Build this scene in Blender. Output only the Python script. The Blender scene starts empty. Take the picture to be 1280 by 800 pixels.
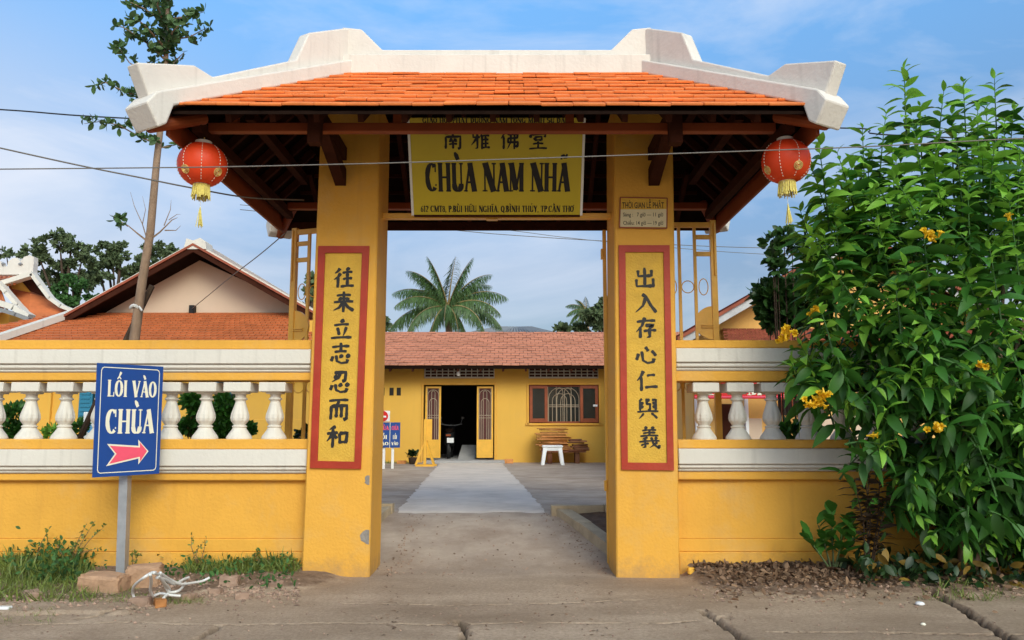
import bpy, math, random, unicodedata
import numpy as np
from mathutils import Vector, Matrix
R = math.radians
random.seed(7)
rng = np.random.default_rng(7)
scn = bpy.context.scene
COL = scn.collection

# ------------------------------------------------------------------ camera
FPX = 1020.0; PITCH = R(7.54); CZ = 1.30
cam_d = bpy.data.cameras.new('camera'); cam = bpy.data.objects.new('camera', cam_d); COL.objects.link(cam)
cam_d.sensor_width = 36; cam_d.lens = 36 * FPX / 1280; cam_d.clip_start = .05; cam_d.clip_end = 3000
cam.location = (0, 0, CZ); cam.rotation_euler = (R(90) + PITCH, 0, 0)
scn.camera = cam

# ------------------------------------------------------------------ light
SUN_EL, SUN_AZ = 34, 20          # degrees; azimuth measured from behind the camera towards the right
world = bpy.data.worlds.new('World'); scn.world = world; world.use_nodes = True
sd = bpy.data.lights.new('sun', 'SUN'); sun = bpy.data.objects.new('sun', sd); COL.objects.link(sun)
sd.energy = 1.62; sd.angle = R(30); sd.color = (1, .87, .70)
sv = Vector((math.sin(R(SUN_AZ)) * math.cos(R(SUN_EL)), -math.cos(R(SUN_AZ)) * math.cos(R(SUN_EL)), math.sin(R(SUN_EL))))
sun.rotation_euler = sv.to_track_quat('Z', 'Y').to_euler()
sun.location = (6, -8, 9)
nt = world.node_tree; nt.nodes.clear()
def N(t, k, **kw):
    n = t.nodes.new(k)
    for a, b in kw.items(): setattr(n, a, b)
    return n
sky = N(nt, 'ShaderNodeTexSky', sky_type='NISHITA'); sky.sun_disc = False
sky.sun_elevation = R(SUN_EL); sky.sun_rotation = math.atan2(sv.x, sv.y)
sky.air_density = 1.0; sky.dust_density = 2.6; sky.ozone_density = 2.0
tcw = N(nt, 'ShaderNodeTexCoord'); mp = N(nt, 'ShaderNodeMapping'); mp.inputs['Scale'].default_value = (1.3, 1.3, 3.6)
mp.inputs['Rotation'].default_value = (0, R(24), R(10))
nz = N(nt, 'ShaderNodeTexNoise'); nz.inputs['Scale'].default_value = 2.3; nz.inputs['Detail'].default_value = 7; nz.inputs['Roughness'].default_value = .58
nz.inputs['Distortion'].default_value = .5
rp = N(nt, 'ShaderNodeValToRGB'); rp.color_ramp.elements[0].position = .43; rp.color_ramp.elements[1].position = .84
rp.color_ramp.elements[0].color = (0, 0, 0, 1); rp.color_ramp.elements[1].color = (.75, .75, .75, 1)
mixc = N(nt, 'ShaderNodeMix', data_type='RGBA'); mixc.inputs[7].default_value = (5.4, 5.8, 6.6, 1)
hs = N(nt, 'ShaderNodeHueSaturation'); hs.inputs['Saturation'].default_value = 1.05
gam = N(nt, 'ShaderNodeMix', data_type='RGBA', blend_type='MULTIPLY'); gam.inputs[0].default_value = 1; gam.inputs[7].default_value = (1, 1, 1, 1)
bg = N(nt, 'ShaderNodeBackground'); bg.inputs[1].default_value = .145
ow = N(nt, 'ShaderNodeOutputWorld')
L = nt.links.new
L(tcw.outputs['Generated'], mp.inputs[0]); L(mp.outputs[0], nz.inputs[0]); L(nz.outputs[0], rp.inputs[0])
sxw = N(nt, 'ShaderNodeSeparateXYZ'); L(tcw.outputs['Generated'], sxw.inputs[0])
tz = N(nt, 'ShaderNodeValToRGB'); tz.color_ramp.elements[0].position = .0; tz.color_ramp.elements[1].position = .50
tz.color_ramp.elements[0].color = (.80,.74,.76,1); tz.color_ramp.elements[1].color = (1.34,1.98,2.16,1)
em = tz.color_ramp.elements.new(.19); em.color = (.87,.84,.86,1); em = tz.color_ramp.elements.new(.34); em.color = (1.06,1.28,1.36,1)
em = tz.color_ramp.elements.new(.85); em.color = (1.0,1.2,1.25,1)
L(sxw.outputs['Z'], tz.inputs[0]); L(tz.outputs[0], gam.inputs[7])
L(sky.outputs[0], hs.inputs['Color']); L(hs.outputs[0], gam.inputs[6]); L(gam.outputs[2], mixc.inputs[6]); L(rp.outputs[0], mixc.inputs[0])
mxx = N(nt, 'ShaderNodeMapRange'); mxx.inputs[1].default_value = -.15; mxx.inputs[2].default_value = -.6; mxx.inputs[4].default_value = .62; mxx.interpolation_type = 'SMOOTHSTEP'; L(sxw.outputs['X'], mxx.inputs[0])
mzz = N(nt, 'ShaderNodeMapRange'); mzz.inputs[1].default_value = .52; mzz.inputs[2].default_value = .24; mzz.interpolation_type = 'SMOOTHSTEP'; L(sxw.outputs['Z'], mzz.inputs[0])
mm_ = N(nt, 'ShaderNodeMath', operation='MULTIPLY'); L(mxx.outputs[0], mm_.inputs[0]); L(mzz.outputs[0], mm_.inputs[1])
ma_ = N(nt, 'ShaderNodeMath', operation='ADD'); ma_.use_clamp = True; L(mm_.outputs[0], ma_.inputs[0]); L(rp.outputs[0], ma_.inputs[1]); L(ma_.outputs[0], mixc.inputs[0])
L(mixc.outputs[2], bg.inputs[0]); L(bg.outputs[0], ow.inputs[0])
vs = scn.view_settings; vs.view_transform = 'Standard'; vs.look = 'None'; vs.exposure = 0.06; vs.gamma = 1.0
scn.cycles.use_denoising = True
scn.cycles.max_bounces = 6

# ------------------------------------------------------------------ helpers
def at(px, py, Y):
    """point of the place at depth Y seen at photo pixel (px, py)"""
    dx = (px - 640) / FPX; dz = -(py - 400) / FPX
    y = math.cos(PITCH) - dz * math.sin(PITCH); z = math.sin(PITCH) + dz * math.cos(PITCH)
    t = Y / y
    return Vector((dx * t, Y, CZ + z * t))
def XZ(px, py, Y):
    p = at(px, py, Y); return p.x, p.z
def Xat(px, py, Y): return at(px, py, Y).x
def Zat(py, Y): return at(640, py, Y).z

class MB:
    def __init__(s): s.v = []; s.f = []
    def add(s, vs, fs):
        b = len(s.v); s.v += [tuple(p) for p in vs]; s.f += [tuple(i + b for i in f) for f in fs]
    def box(s, x0, x1, y0, y1, z0, z1):
        s.add([(x0,y0,z0),(x1,y0,z0),(x1,y1,z0),(x0,y1,z0),(x0,y0,z1),(x1,y0,z1),(x1,y1,z1),(x0,y1,z1)],
              [(0,3,2,1),(4,5,6,7),(0,1,5,4),(1,2,6,5),(2,3,7,6),(3,0,4,7)])
    def hexa(s, P):
        s.add(P, [(0,3,2,1),(4,5,6,7),(0,1,5,4),(1,2,6,5),(2,3,7,6),(3,0,4,7)])
    def cbox(s, x0, x1, y0, y1, z0, z1, b=.006):
        """box with chamfered edges"""
        if x0 > x1: x0, x1 = x1, x0
        if y0 > y1: y0, y1 = y1, y0
        b = min(b, (x1-x0)*.45, (y1-y0)*.45, (z1-z0)*.45)
        X = (x0, x1); Yy = (y0, y1); Z = (z0, z1); V = []; idx = {}
        for i in (0,1):
            for j in (0,1):
                for k in (0,1):
                    sx, sy, sz = (1-2*i)*b, (1-2*j)*b, (1-2*k)*b
                    for a, p in enumerate(((X[i], Yy[j]+sy, Z[k]+sz), (X[i]+sx, Yy[j], Z[k]+sz), (X[i]+sx, Yy[j]+sy, Z[k]))):
                        idx[(i,j,k,a)] = len(V); V.append(p)
        F = []
        g = lambda i,j,k,a: idx[(i,j,k,a)]
        for i in (0,1): F.append([g(i,0,0,0), g(i,1,0,0), g(i,1,1,0), g(i,0,1,0)][::(1 if i else -1)])
        for j in (0,1): F.append([g(0,j,0,1), g(1,j,0,1), g(1,j,1,1), g(0,j,1,1)][::(-1 if j else 1)])
        for k in (0,1): F.append([g(0,0,k,2), g(1,0,k,2), g(1,1,k,2), g(0,1,k,2)][::(1 if k else -1)])
        for i in (0,1):
            for j in (0,1): F.append([g(i,j,0,0), g(i,j,0,1), g(i,j,1,1), g(i,j,1,0)][::(1 if i == j else -1)])
            for k in (0,1): F.append([g(i,0,k,0), g(i,0,k,2), g(i,1,k,2), g(i,1,k,0)][::(-1 if i == k else 1)])
        for j in (0,1):
            for k in (0,1): F.append([g(0,j,k,1), g(0,j,k,2), g(1,j,k,2), g(1,j,k,1)][::(1 if j == k else -1)])
        for i in (0,1):
            for j in (0,1):
                for k in (0,1): F.append([g(i,j,k,0), g(i,j,k,1), g(i,j,k,2)][::(-1 if (i+j+k) % 2 == 0 else 1)])
        s.add(V, F)
    def prism(s, poly, y0, y1):
        """poly: list of (x,z), extruded from y0 to y1"""
        n = len(poly)
        s.add([(x, y0, z) for x, z in poly] + [(x, y1, z) for x, z in poly],
              [tuple(range(n)), tuple(range(2*n-1, n-1, -1))] + [(i, i+n, (i+1) % n + n, (i+1) % n) for i in range(n)])
    def slab(s, poly3, d):
        """3D polygon extruded along the vector d"""
        n = len(poly3); d = Vector(d); P = [Vector(p) for p in poly3]
        s.add(P + [p + d for p in P], [tuple(range(n)), tuple(range(2*n-1, n-1, -1))] + [(i, i+n, (i+1) % n + n, (i+1) % n) for i in range(n)])
    def loft(s, rings, cap=True):
        n = len(rings[0]); V = [p for r in rings for p in r]; F = []
        for k in range(len(rings)-1):
            for i in range(n):
                a = k*n+i; b = k*n+(i+1) % n; F.append((a, b, b+n, a+n))
        if cap: F += [tuple(range(n-1, -1, -1)), tuple(range((len(rings)-1)*n, len(rings)*n))]
        s.add(V, F)
    def tube(s, pts, r, n=6, cap=True):
        pts = [Vector(p) for p in pts]; rr = r if isinstance(r, (list, tuple)) else [r]*len(pts)
        rings = []; up = None
        for i, p in enumerate(pts):
            t = (pts[min(i+1, len(pts)-1)] - pts[max(i-1, 0)])
            if t.length < 1e-9: t = Vector((0,0,1))
            t.normalize()
            if up is None: up = Vector((0,0,1)) if abs(t.z) < .9 else Vector((0,1,0))
            a = t.cross(up)
            if a.length < 1e-4: a = t.cross(Vector((1,0,0)))
            a.normalize(); b = a.cross(t).normalized(); up = b
            rings.append([p + (a*math.cos(2*math.pi*k/n) + b*math.sin(2*math.pi*k/n))*rr[i] for k in range(n)])
        s.loft(rings, cap)
    def bar(s, a, b, w, h, up=(0,0,1)):
        a = Vector(a); b = Vector(b); t = (b-a).normalized(); u = Vector(up)
        sx = t.cross(u)
        if sx.length < 1e-4: sx = t.cross(Vector((0,1,0)))
        sx.normalize(); u = sx.cross(t).normalized()
        s.loft([[p + sx*(i*w/2) + u*(j*h/2) for i, j in ((-1,-1),(1,-1),(1,1),(-1,1))] for p in (a, b)])
    def lathe(s, prof, c, n=16, lobe=None):
        """prof: list of (r, z); closed at the ends"""
        rings = []
        for q, (r, z) in enumerate(prof):
            ring = []
            for k in range(n):
                a = 2*math.pi*k/n; rr = r
                if lobe and lobe[q]: rr = r*(1 - lobe[q]*abs(math.cos(a*4)))
                ring.append((c[0]+rr*math.cos(a), c[1]+rr*math.sin(a), c[2]+z))
            rings.append(ring)
        s.loft(rings)
    def mesh(s, name, off=(0,0,0), smooth=False):
        m = bpy.data.meshes.new(name); o = Vector(off)
        m.from_pydata([(p[0]-o.x, p[1]-o.y, p[2]-o.z) for p in s.v], [], s.f)
        if smooth: m.polygons.foreach_set('use_smooth', [True]*len(m.polygons))
        m.update(); return m
    def build(s, name, mat, parent=None, smooth=False, label=None, kind=None, flip=False):
        off = WL(parent) if parent else Vector((0,0,0))
        m = s.mesh(name, off, smooth)
        m.materials.append(mat)
        import bmesh
        if len(s.f) < 60000:
            bm = bmesh.new(); bm.from_mesh(m); bmesh.ops.recalc_face_normals(bm, faces=bm.faces); bm.to_mesh(m); bm.free()
        o = bpy.data.objects.new(name, m); COL.objects.link(o)
        if parent: o.parent = parent
        if label: o['label'] = label
        if kind: o['kind'] = kind
        return o
def WL(o):
    p = Vector((0,0,0))
    while o is not None: p += Vector(o.location); o = o.parent
    return p
def thing(name, label, cat, loc=(0,0,0), group=None):
    o = bpy.data.objects.new(name, None); COL.objects.link(o); o.location = loc
    o.empty_display_size = .1
    o['label'] = label; o['category'] = cat
    if group: o['group'] = group
    return o
def tag(o, label, cat, group=None):
    o['label'] = label; o['category'] = cat
    if group: o['group'] = group
    return o
def inst(mesh, name, parent, loc, rot=(0,0,0), sc=(1,1,1)):
    o = bpy.data.objects.new(name, mesh); COL.objects.link(o)
    o.parent = parent; o.location = Vector(loc) - (WL(parent) if parent else Vector((0,0,0)))
    o.rotation_euler = rot; o.scale = sc; return o
def soften(o, w=.014):
    b = o.modifiers.new('soft_edges', 'BEVEL'); b.width = w; b.segments = 2; b.limit_method = 'ANGLE'; b.angle_limit = R(12); return o
def copy_tree(o, parent=None):
    c = o.copy(); COL.objects.link(c); c.parent = parent
    for ch in list(o.children): copy_tree(ch, c)
    return c

# ------------------------------------------------------------------ materials
def mat(name, col, rough=.8, var=.12, vs_=3.0, bump=.15, bs=60, stain=None, stain_amt=0, spec=.3, fine=None, objvar=0, island=0, metal=0, stretch=(1,1,1), streak=0, streakcol=(.1,.07,.04), trans=0):
    m = bpy.data.materials.new(name); m.use_nodes = True; t = m.node_tree
    b = t.nodes['Principled BSDF']; l = t.links.new
    tc = N(t, 'ShaderNodeTexCoord'); mpn = N(t, 'ShaderNodeMapping'); mpn.inputs['Scale'].default_value = stretch
    geo = N(t, 'ShaderNodeNewGeometry')
    l(geo.outputs['Position'], mpn.inputs[0])
    n1 = N(t, 'ShaderNodeTexNoise'); n1.inputs['Scale'].default_value = vs_; n1.inputs['Detail'].default_value = 6; n1.inputs['Roughness'].default_value = .62
    l(mpn.outputs[0], n1.inputs[0])
    mr = N(t, 'ShaderNodeMapRange'); mr.inputs[1].default_value = .3; mr.inputs[2].default_value = .7; mr.inputs[3].default_value = 1-var; mr.inputs[4].default_value = 1+var
    l(n1.outputs[0], mr.inputs[0])
    val = mr.outputs[0]
    if objvar or island:
        src = N(t, 'ShaderNodeObjectInfo').outputs['Random'] if objvar else geo.outputs['Random Per Island']
        a = objvar or island
        m2 = N(t, 'ShaderNodeMapRange'); m2.inputs[3].default_value = 1-a; m2.inputs[4].default_value = 1+a
        l(src, m2.inputs[0]); mm = N(t, 'ShaderNodeMath', operation='MULTIPLY'); l(val, mm.inputs[0]); l(m2.outputs[0], mm.inputs[1]); val = mm.outputs[0]
        if objvar and island:
            m3 = N(t, 'ShaderNodeMapRange'); m3.inputs[3].default_value = 1-island; m3.inputs[4].default_value = 1+island
            l(geo.outputs['Random Per Island'], m3.inputs[0]); mm2 = N(t, 'ShaderNodeMath', operation='MULTIPLY'); l(val, mm2.inputs[0]); l(m3.outputs[0], mm2.inputs[1]); val = mm2.outputs[0]
    mx = N(t, 'ShaderNodeVectorMath', operation='SCALE'); mx.inputs[0].default_value = col[:3]; l(val, mx.inputs['Scale'])
    out = mx.outputs[0]
    if stain_amt:
        n2 = N(t, 'ShaderNodeTexNoise'); n2.inputs['Scale'].default_value = 1.7; n2.inputs['Detail'].default_value = 9; n2.inputs['Roughness'].default_value = .7
        l(mpn.outputs[0], n2.inputs[0])
        r2 = N(t, 'ShaderNodeMapRange'); r2.inputs[1].default_value = .52; r2.inputs[2].default_value = .78; r2.inputs[3].default_value = 0; r2.inputs[4].default_value = stain_amt
        l(n2.outputs[0], r2.inputs[0])
        mc = N(t, 'ShaderNodeMix', data_type='RGBA'); l(r2.outputs[0], mc.inputs[0]); l(out, mc.inputs[6]); mc.inputs[7].default_value = (*stain, 1); out = mc.outputs[2]
    if streak:
        ms = N(t, 'ShaderNodeMapping'); ms.inputs['Scale'].default_value = (14, 14, .9); l(geo.outputs['Position'], ms.inputs[0])
        n3 = N(t, 'ShaderNodeTexNoise'); n3.inputs['Scale'].default_value = 1; n3.inputs['Detail'].default_value = 6; l(ms.outputs[0], n3.inputs[0])
        r3 = N(t, 'ShaderNodeMapRange'); r3.inputs[1].default_value = .56; r3.inputs[2].default_value = .8; r3.inputs[3].default_value = 0; r3.inputs[4].default_value = streak
        l(n3.outputs[0], r3.inputs[0])
        mc = N(t, 'ShaderNodeMix', data_type='RGBA'); l(r3.outputs[0], mc.inputs[0]); l(out, mc.inputs[6]); mc.inputs[7].default_value = (*streakcol, 1); out = mc.outputs[2]
    l(out, b.inputs['Base Color'])
    if name == 'yellow_paint':     # dried mud splashed up from the ground
        sz_ = N(t, 'ShaderNodeSeparateXYZ'); l(geo.outputs['Position'], sz_.inputs[0])
        n5 = N(t, 'ShaderNodeTexNoise'); n5.inputs['Scale'].default_value = 7; n5.inputs['Detail'].default_value = 9; n5.inputs['Roughness'].default_value = .75; l(geo.outputs['Position'], n5.inputs[0])
        a5 = N(t, 'ShaderNodeMath', operation='MULTIPLY_ADD'); l(n5.outputs[0], a5.inputs[0]); a5.inputs[1].default_value = -.75; l(sz_.outputs['Z'], a5.inputs[2])
        r5 = N(t, 'ShaderNodeMapRange'); r5.inputs[1].default_value = -.42; r5.inputs[2].default_value = -.20; r5.inputs[3].default_value = .75; r5.inputs[4].default_value = 0; l(a5.outputs[0], r5.inputs[0])
        m5 = N(t, 'ShaderNodeMix', data_type='RGBA'); l(r5.outputs[0], m5.inputs[0]); l(out, m5.inputs[6]); m5.inputs[7].default_value = (.42,.24,.09,1); l(m5.outputs[2], b.inputs['Base Color'])
    b.inputs['Roughness'].default_value = rough; b.inputs['Specular IOR Level'].default_value = spec; b.inputs['Metallic'].default_value = metal
    if bump:
        n4 = N(t, 'ShaderNodeTexNoise'); n4.inputs['Scale'].default_value = bs; n4.inputs['Detail'].default_value = 5; l(geo.outputs['Position'], n4.inputs[0])
        bp = N(t, 'ShaderNodeBump'); bp.inputs['Strength'].default_value = bump; bp.inputs['Distance'].default_value = .01
        l(n4.outputs[0], bp.inputs['Height']); l(bp.outputs[0], b.inputs['Normal'])
    if trans:
        b.inputs['Subsurface Weight'].default_value = 0
        tr = N(t, 'ShaderNodeBsdfTranslucent'); ms2 = N(t, 'ShaderNodeMixShader'); ms2.inputs[0].default_value = trans
        l(out, tr.inputs[0]); l(b.outputs[0], ms2.inputs[1]); l(tr.outputs[0], ms2.inputs[2]); l(ms2.outputs[0], t.nodes['Material Output'].inputs[0])
    return m
M = {}
M['yellow'] = mat('yellow_paint', (.725,.365,.052), .75, .07, 1.6, .5, 38, (.60,.38,.15), .6, streak=.28, streakcol=(.50,.24,.045))
M['yellow_old'] = mat('old_yellow_paint', (.74,.42,.12), .8, .12, 1.3, .3, 30, (.6,.45,.28), .5, streak=.2, streakcol=(.35,.22,.1))
M['yellow_back'] = mat('yellow_house_paint', (.72,.40,.065), .75, .05, .7, .1, 20, (.62,.36,.1), .3, streak=.1, streakcol=(.4,.24,.08))
M['white'] = mat('white_paint', (.68,.63,.55), .7, .04, 1.5, .3, 35, (.52,.48,.42), .35, streak=.38, streakcol=(.36,.32,.27))
M['ridge'] = mat('ridge_plaster', (.69,.63,.56), .8, .05, 2.0, .35, 30, (.55,.48,.42), .4, streak=.4, streakcol=(.36,.32,.28))
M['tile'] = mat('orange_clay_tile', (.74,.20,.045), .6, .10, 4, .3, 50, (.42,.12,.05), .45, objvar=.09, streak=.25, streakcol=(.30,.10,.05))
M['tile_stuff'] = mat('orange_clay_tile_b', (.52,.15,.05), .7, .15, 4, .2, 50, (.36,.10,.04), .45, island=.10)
M['tile_pink'] = mat('salmon_tile', (.50,.205,.125), .8, .10, 1.5, .2, 30, (.38,.15,.09), .4, island=.08)
M['tile_dark'] = mat('dark_red_tile', (.28,.075,.04), .8, .2, 4, .2, 30, island=.2)
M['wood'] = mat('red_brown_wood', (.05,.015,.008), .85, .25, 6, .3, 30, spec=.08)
M['fascia'] = mat('orange_brown_board', (.24,.05,.013), .55, .15, 3, .2, 20)
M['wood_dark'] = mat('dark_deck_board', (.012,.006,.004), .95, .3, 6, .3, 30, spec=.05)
M['red_frame'] = mat('red_painted_frame', (.36,.032,.012), .5, .12, 5, .3, 40, (.42,.10,.04), .4)
M['panel'] = mat('ochre_panel_paint', (.62,.36,.045), .7, .1, 6, .8, 55, (.48,.27,.05), .5)
M['ink'] = mat('black_lettering_paint', (.018,.016,.015), .55, .2, 20, .1, 60)
M['gate_paint'] = mat('yellow_enamel', (.80,.42,.05), .4, .12, 5, .1, 60, (.33,.15,.04), .35, spec=.5)
M['sign_yellow'] = mat('yellow_sign_face', (.56,.43,.014), .5, .04, 2, 0, 60, spec=.5)
M['sign_white'] = mat('white_sign_edge', (.78,.77,.72), .5, .05, 3, 0)
M['blue'] = mat('blue_sign_face', (.004,.055,.27), .55, .06, 3, 0, spec=.5)
M['cream'] = mat('cream_lettering', (.82,.78,.62), .5, .04, 9, 0)
M['pink'] = mat('pink_arrow', (.85,.10,.17), .5, .05, 9, 0)
M['steel'] = mat('galvanised_steel', (.36,.36,.37), .45, .15, 8, .1, 60, metal=.4, spec=.5, streak=.3, streakcol=(.22,.2,.18))
M['concrete_block'] = mat('weathered_block', (.42,.25,.15), .9, .2, 8, .8, 40, (.25,.17,.12), .6)
M['concrete'] = mat('grey_concrete', (.36,.34,.33), .9, .12, 4, .4, 40, (.26,.23,.2), .5)
M['curb'] = mat('yellowish_kerb_concrete', (.42,.33,.22), .9, .2, 6, .6, 40, (.22,.16,.11), .7)
M['rope'] = mat('white_cord', (.66,.65,.62), .6, .08, 10, 0)
M['red_lantern'] = mat('red_lantern_silk', (.85,.07,.014), .5, .06, 6, 0, spec=.4, trans=.25)
M['gold'] = mat('gold_trim', (.72,.50,.16), .4, .25, 40, .1, 60, metal=.3)
M['fringe'] = mat('yellow_fringe', (.72,.60,.16), .8, .2, 40, 0)
M['bark'] = mat('grey_brown_bark', (.27,.18,.12), .9, .25, 14, .8, 30, stretch=(1,1,.35))
M['bark_dark'] = mat('dark_bark', (.07,.045,.03), .9, .25, 10, .6, 30)
def leafmat(name, col, objvar=.3, trans=.35, rough=.45): return mat(name, col, rough, .12, 3, 0, objvar=0, island=objvar, spec=.4, trans=trans)
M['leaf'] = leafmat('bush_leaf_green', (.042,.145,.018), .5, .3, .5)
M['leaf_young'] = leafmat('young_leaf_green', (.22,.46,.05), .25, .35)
M['leaf_dark'] = leafmat('dark_leaf_green', (.018,.05,.012), .35, .2)
M['leaf_mid'] = leafmat('mid_leaf_green', (.04,.10,.022), .4)
M['leaf_tree'] = leafmat('tree_leaf_green', (.075,.145,.045), .4)
M['leaf_far'] = leafmat('far_leaf_green', (.10,.14,.06), .35, .2, .7)
M['leaf_far2'] = leafmat('far_bright_leaf', (.05,.13,.03), .4, .2, .7)
M['palm'] = leafmat('palm_leaf', (.085,.15,.045), .3, .25)
M['palm_dry'] = leafmat('dry_palm', (.30,.22,.09), .3, .2)
M['grass'] = leafmat('grass_blade', (.18,.23,.05), .4, .3)
M['dry'] = leafmat('dry_leaf', (.20,.12,.07), .6, .1, .8)
M['maroon_leaf'] = leafmat('maroon_leaf', (.04,.026,.016), .4, .15)
M['petal'] = leafmat('yellow_petal', (.80,.50,.015), .15, .3)
M['pebble'] = mat('rubble_stone', (.32,.21,.15), .9, .2, 20, .4, 40, island=.4)
M['black'] = mat('black_rubber', (.012,.012,.013), .6, .1, 10, 0)
M['wire'] = mat('black_cable', (.02,.02,.022), .6, .1, 10, 0)
M['wire_grey'] = mat('grey_cable', (.16,.14,.12), .6, .1, 10, 0)
M['red_board'] = mat('red_banner_cloth', (.62,.02,.02), .6, .05, 5, 0)
M['brown_frame'] = mat('brown_window_wood', (.26,.06,.02), .45, .2, 10, .1, 40)
M['glass_dark'] = mat('dark_window_glass', (.02,.022,.02), .12, .2, 3, 0, spec=.6)
M['grille'] = mat('painted_grille', (.42,.33,.24), .5, .1, 10, 0)
M['grille_red'] = mat('dark_red_grille_back', (.09,.025,.02), .6, .2, 6, 0)
M['plastic_white'] = mat('white_plastic', (.80,.80,.80), .35, .03, 5, 0, spec=.5)
M['plank'] = mat('orange_board_stack', (.46,.19,.06), .8, .25, 10, .2, 40, objvar=.35)
M['plank_dark'] = mat('brown_board_stack', (.20,.08,.04), .8, .25, 10, .2, 40, objvar=.3)
M['cream_wall'] = mat('cream_plaster', (.62,.47,.35), .85, .05, .6, .1, 20, (.52,.39,.29), .4)
M['grey_roof'] = mat('grey_metal_roof', (.24,.24,.24), .6, .1, 3, 0)
M['teal'] = mat('blue_shutter_paint', (.03,.19,.30), .5, .1, 6, 0)
M['soil'] = mat('planter_soil', (.13,.075,.045), .95, .3, 10, .9, 25)
M['bluecloth'] = mat('pale_blue_print', (.12,.35,.6), .7, .2, 10, 0)
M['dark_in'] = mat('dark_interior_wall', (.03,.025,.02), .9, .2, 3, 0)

# ------------------------------------------------------------------ lettering (ribbons of stroke)
def ribbon(mb, pts, W, mp_, lift):
    """pts [(u,v)], W widths per point in the same unit, mp_ maps (u,v,lift) to the place"""
    P = [Vector(p) for p in pts]; Lr = []; Rr = []
    for i, p in enumerate(P):
        t = P[min(i+1, len(P)-1)] - P[max(i-1, 0)]
        if t.length < 1e-9: t = Vector((1,0))
        t.normalize(); n = Vector((-t.y, t.x)); w = W[i] / 2
        Lr.append(p + n*w); Rr.append(p - n*w)
    V = [mp_(a.x, a.y, lift) for a in Lr] + [mp_(a.x, a.y, lift) for a in Rr]; n = len(P)
    mb.add(V, [(i, i+1, n+i+1, n+i) for i in range(n-1)])
def arc(cx, cy, rx, ry, a0, a1, n=14): return [(cx+rx*math.cos(R(a0+(a1-a0)*i/n)), cy+ry*math.sin(R(a0+(a1-a0)*i/n))) for i in range(n+1)]
def wmod(pts, cx, cy, T, t):     # thick at the sides, thin at top and bottom
    o = []
    for x, y in pts:
        a = math.atan2(y-cy, (x-cx)*1.3); o.append(t + (T-t)*abs(math.cos(a))**1.3)
    return o
T_, t_ = .21, .085
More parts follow.
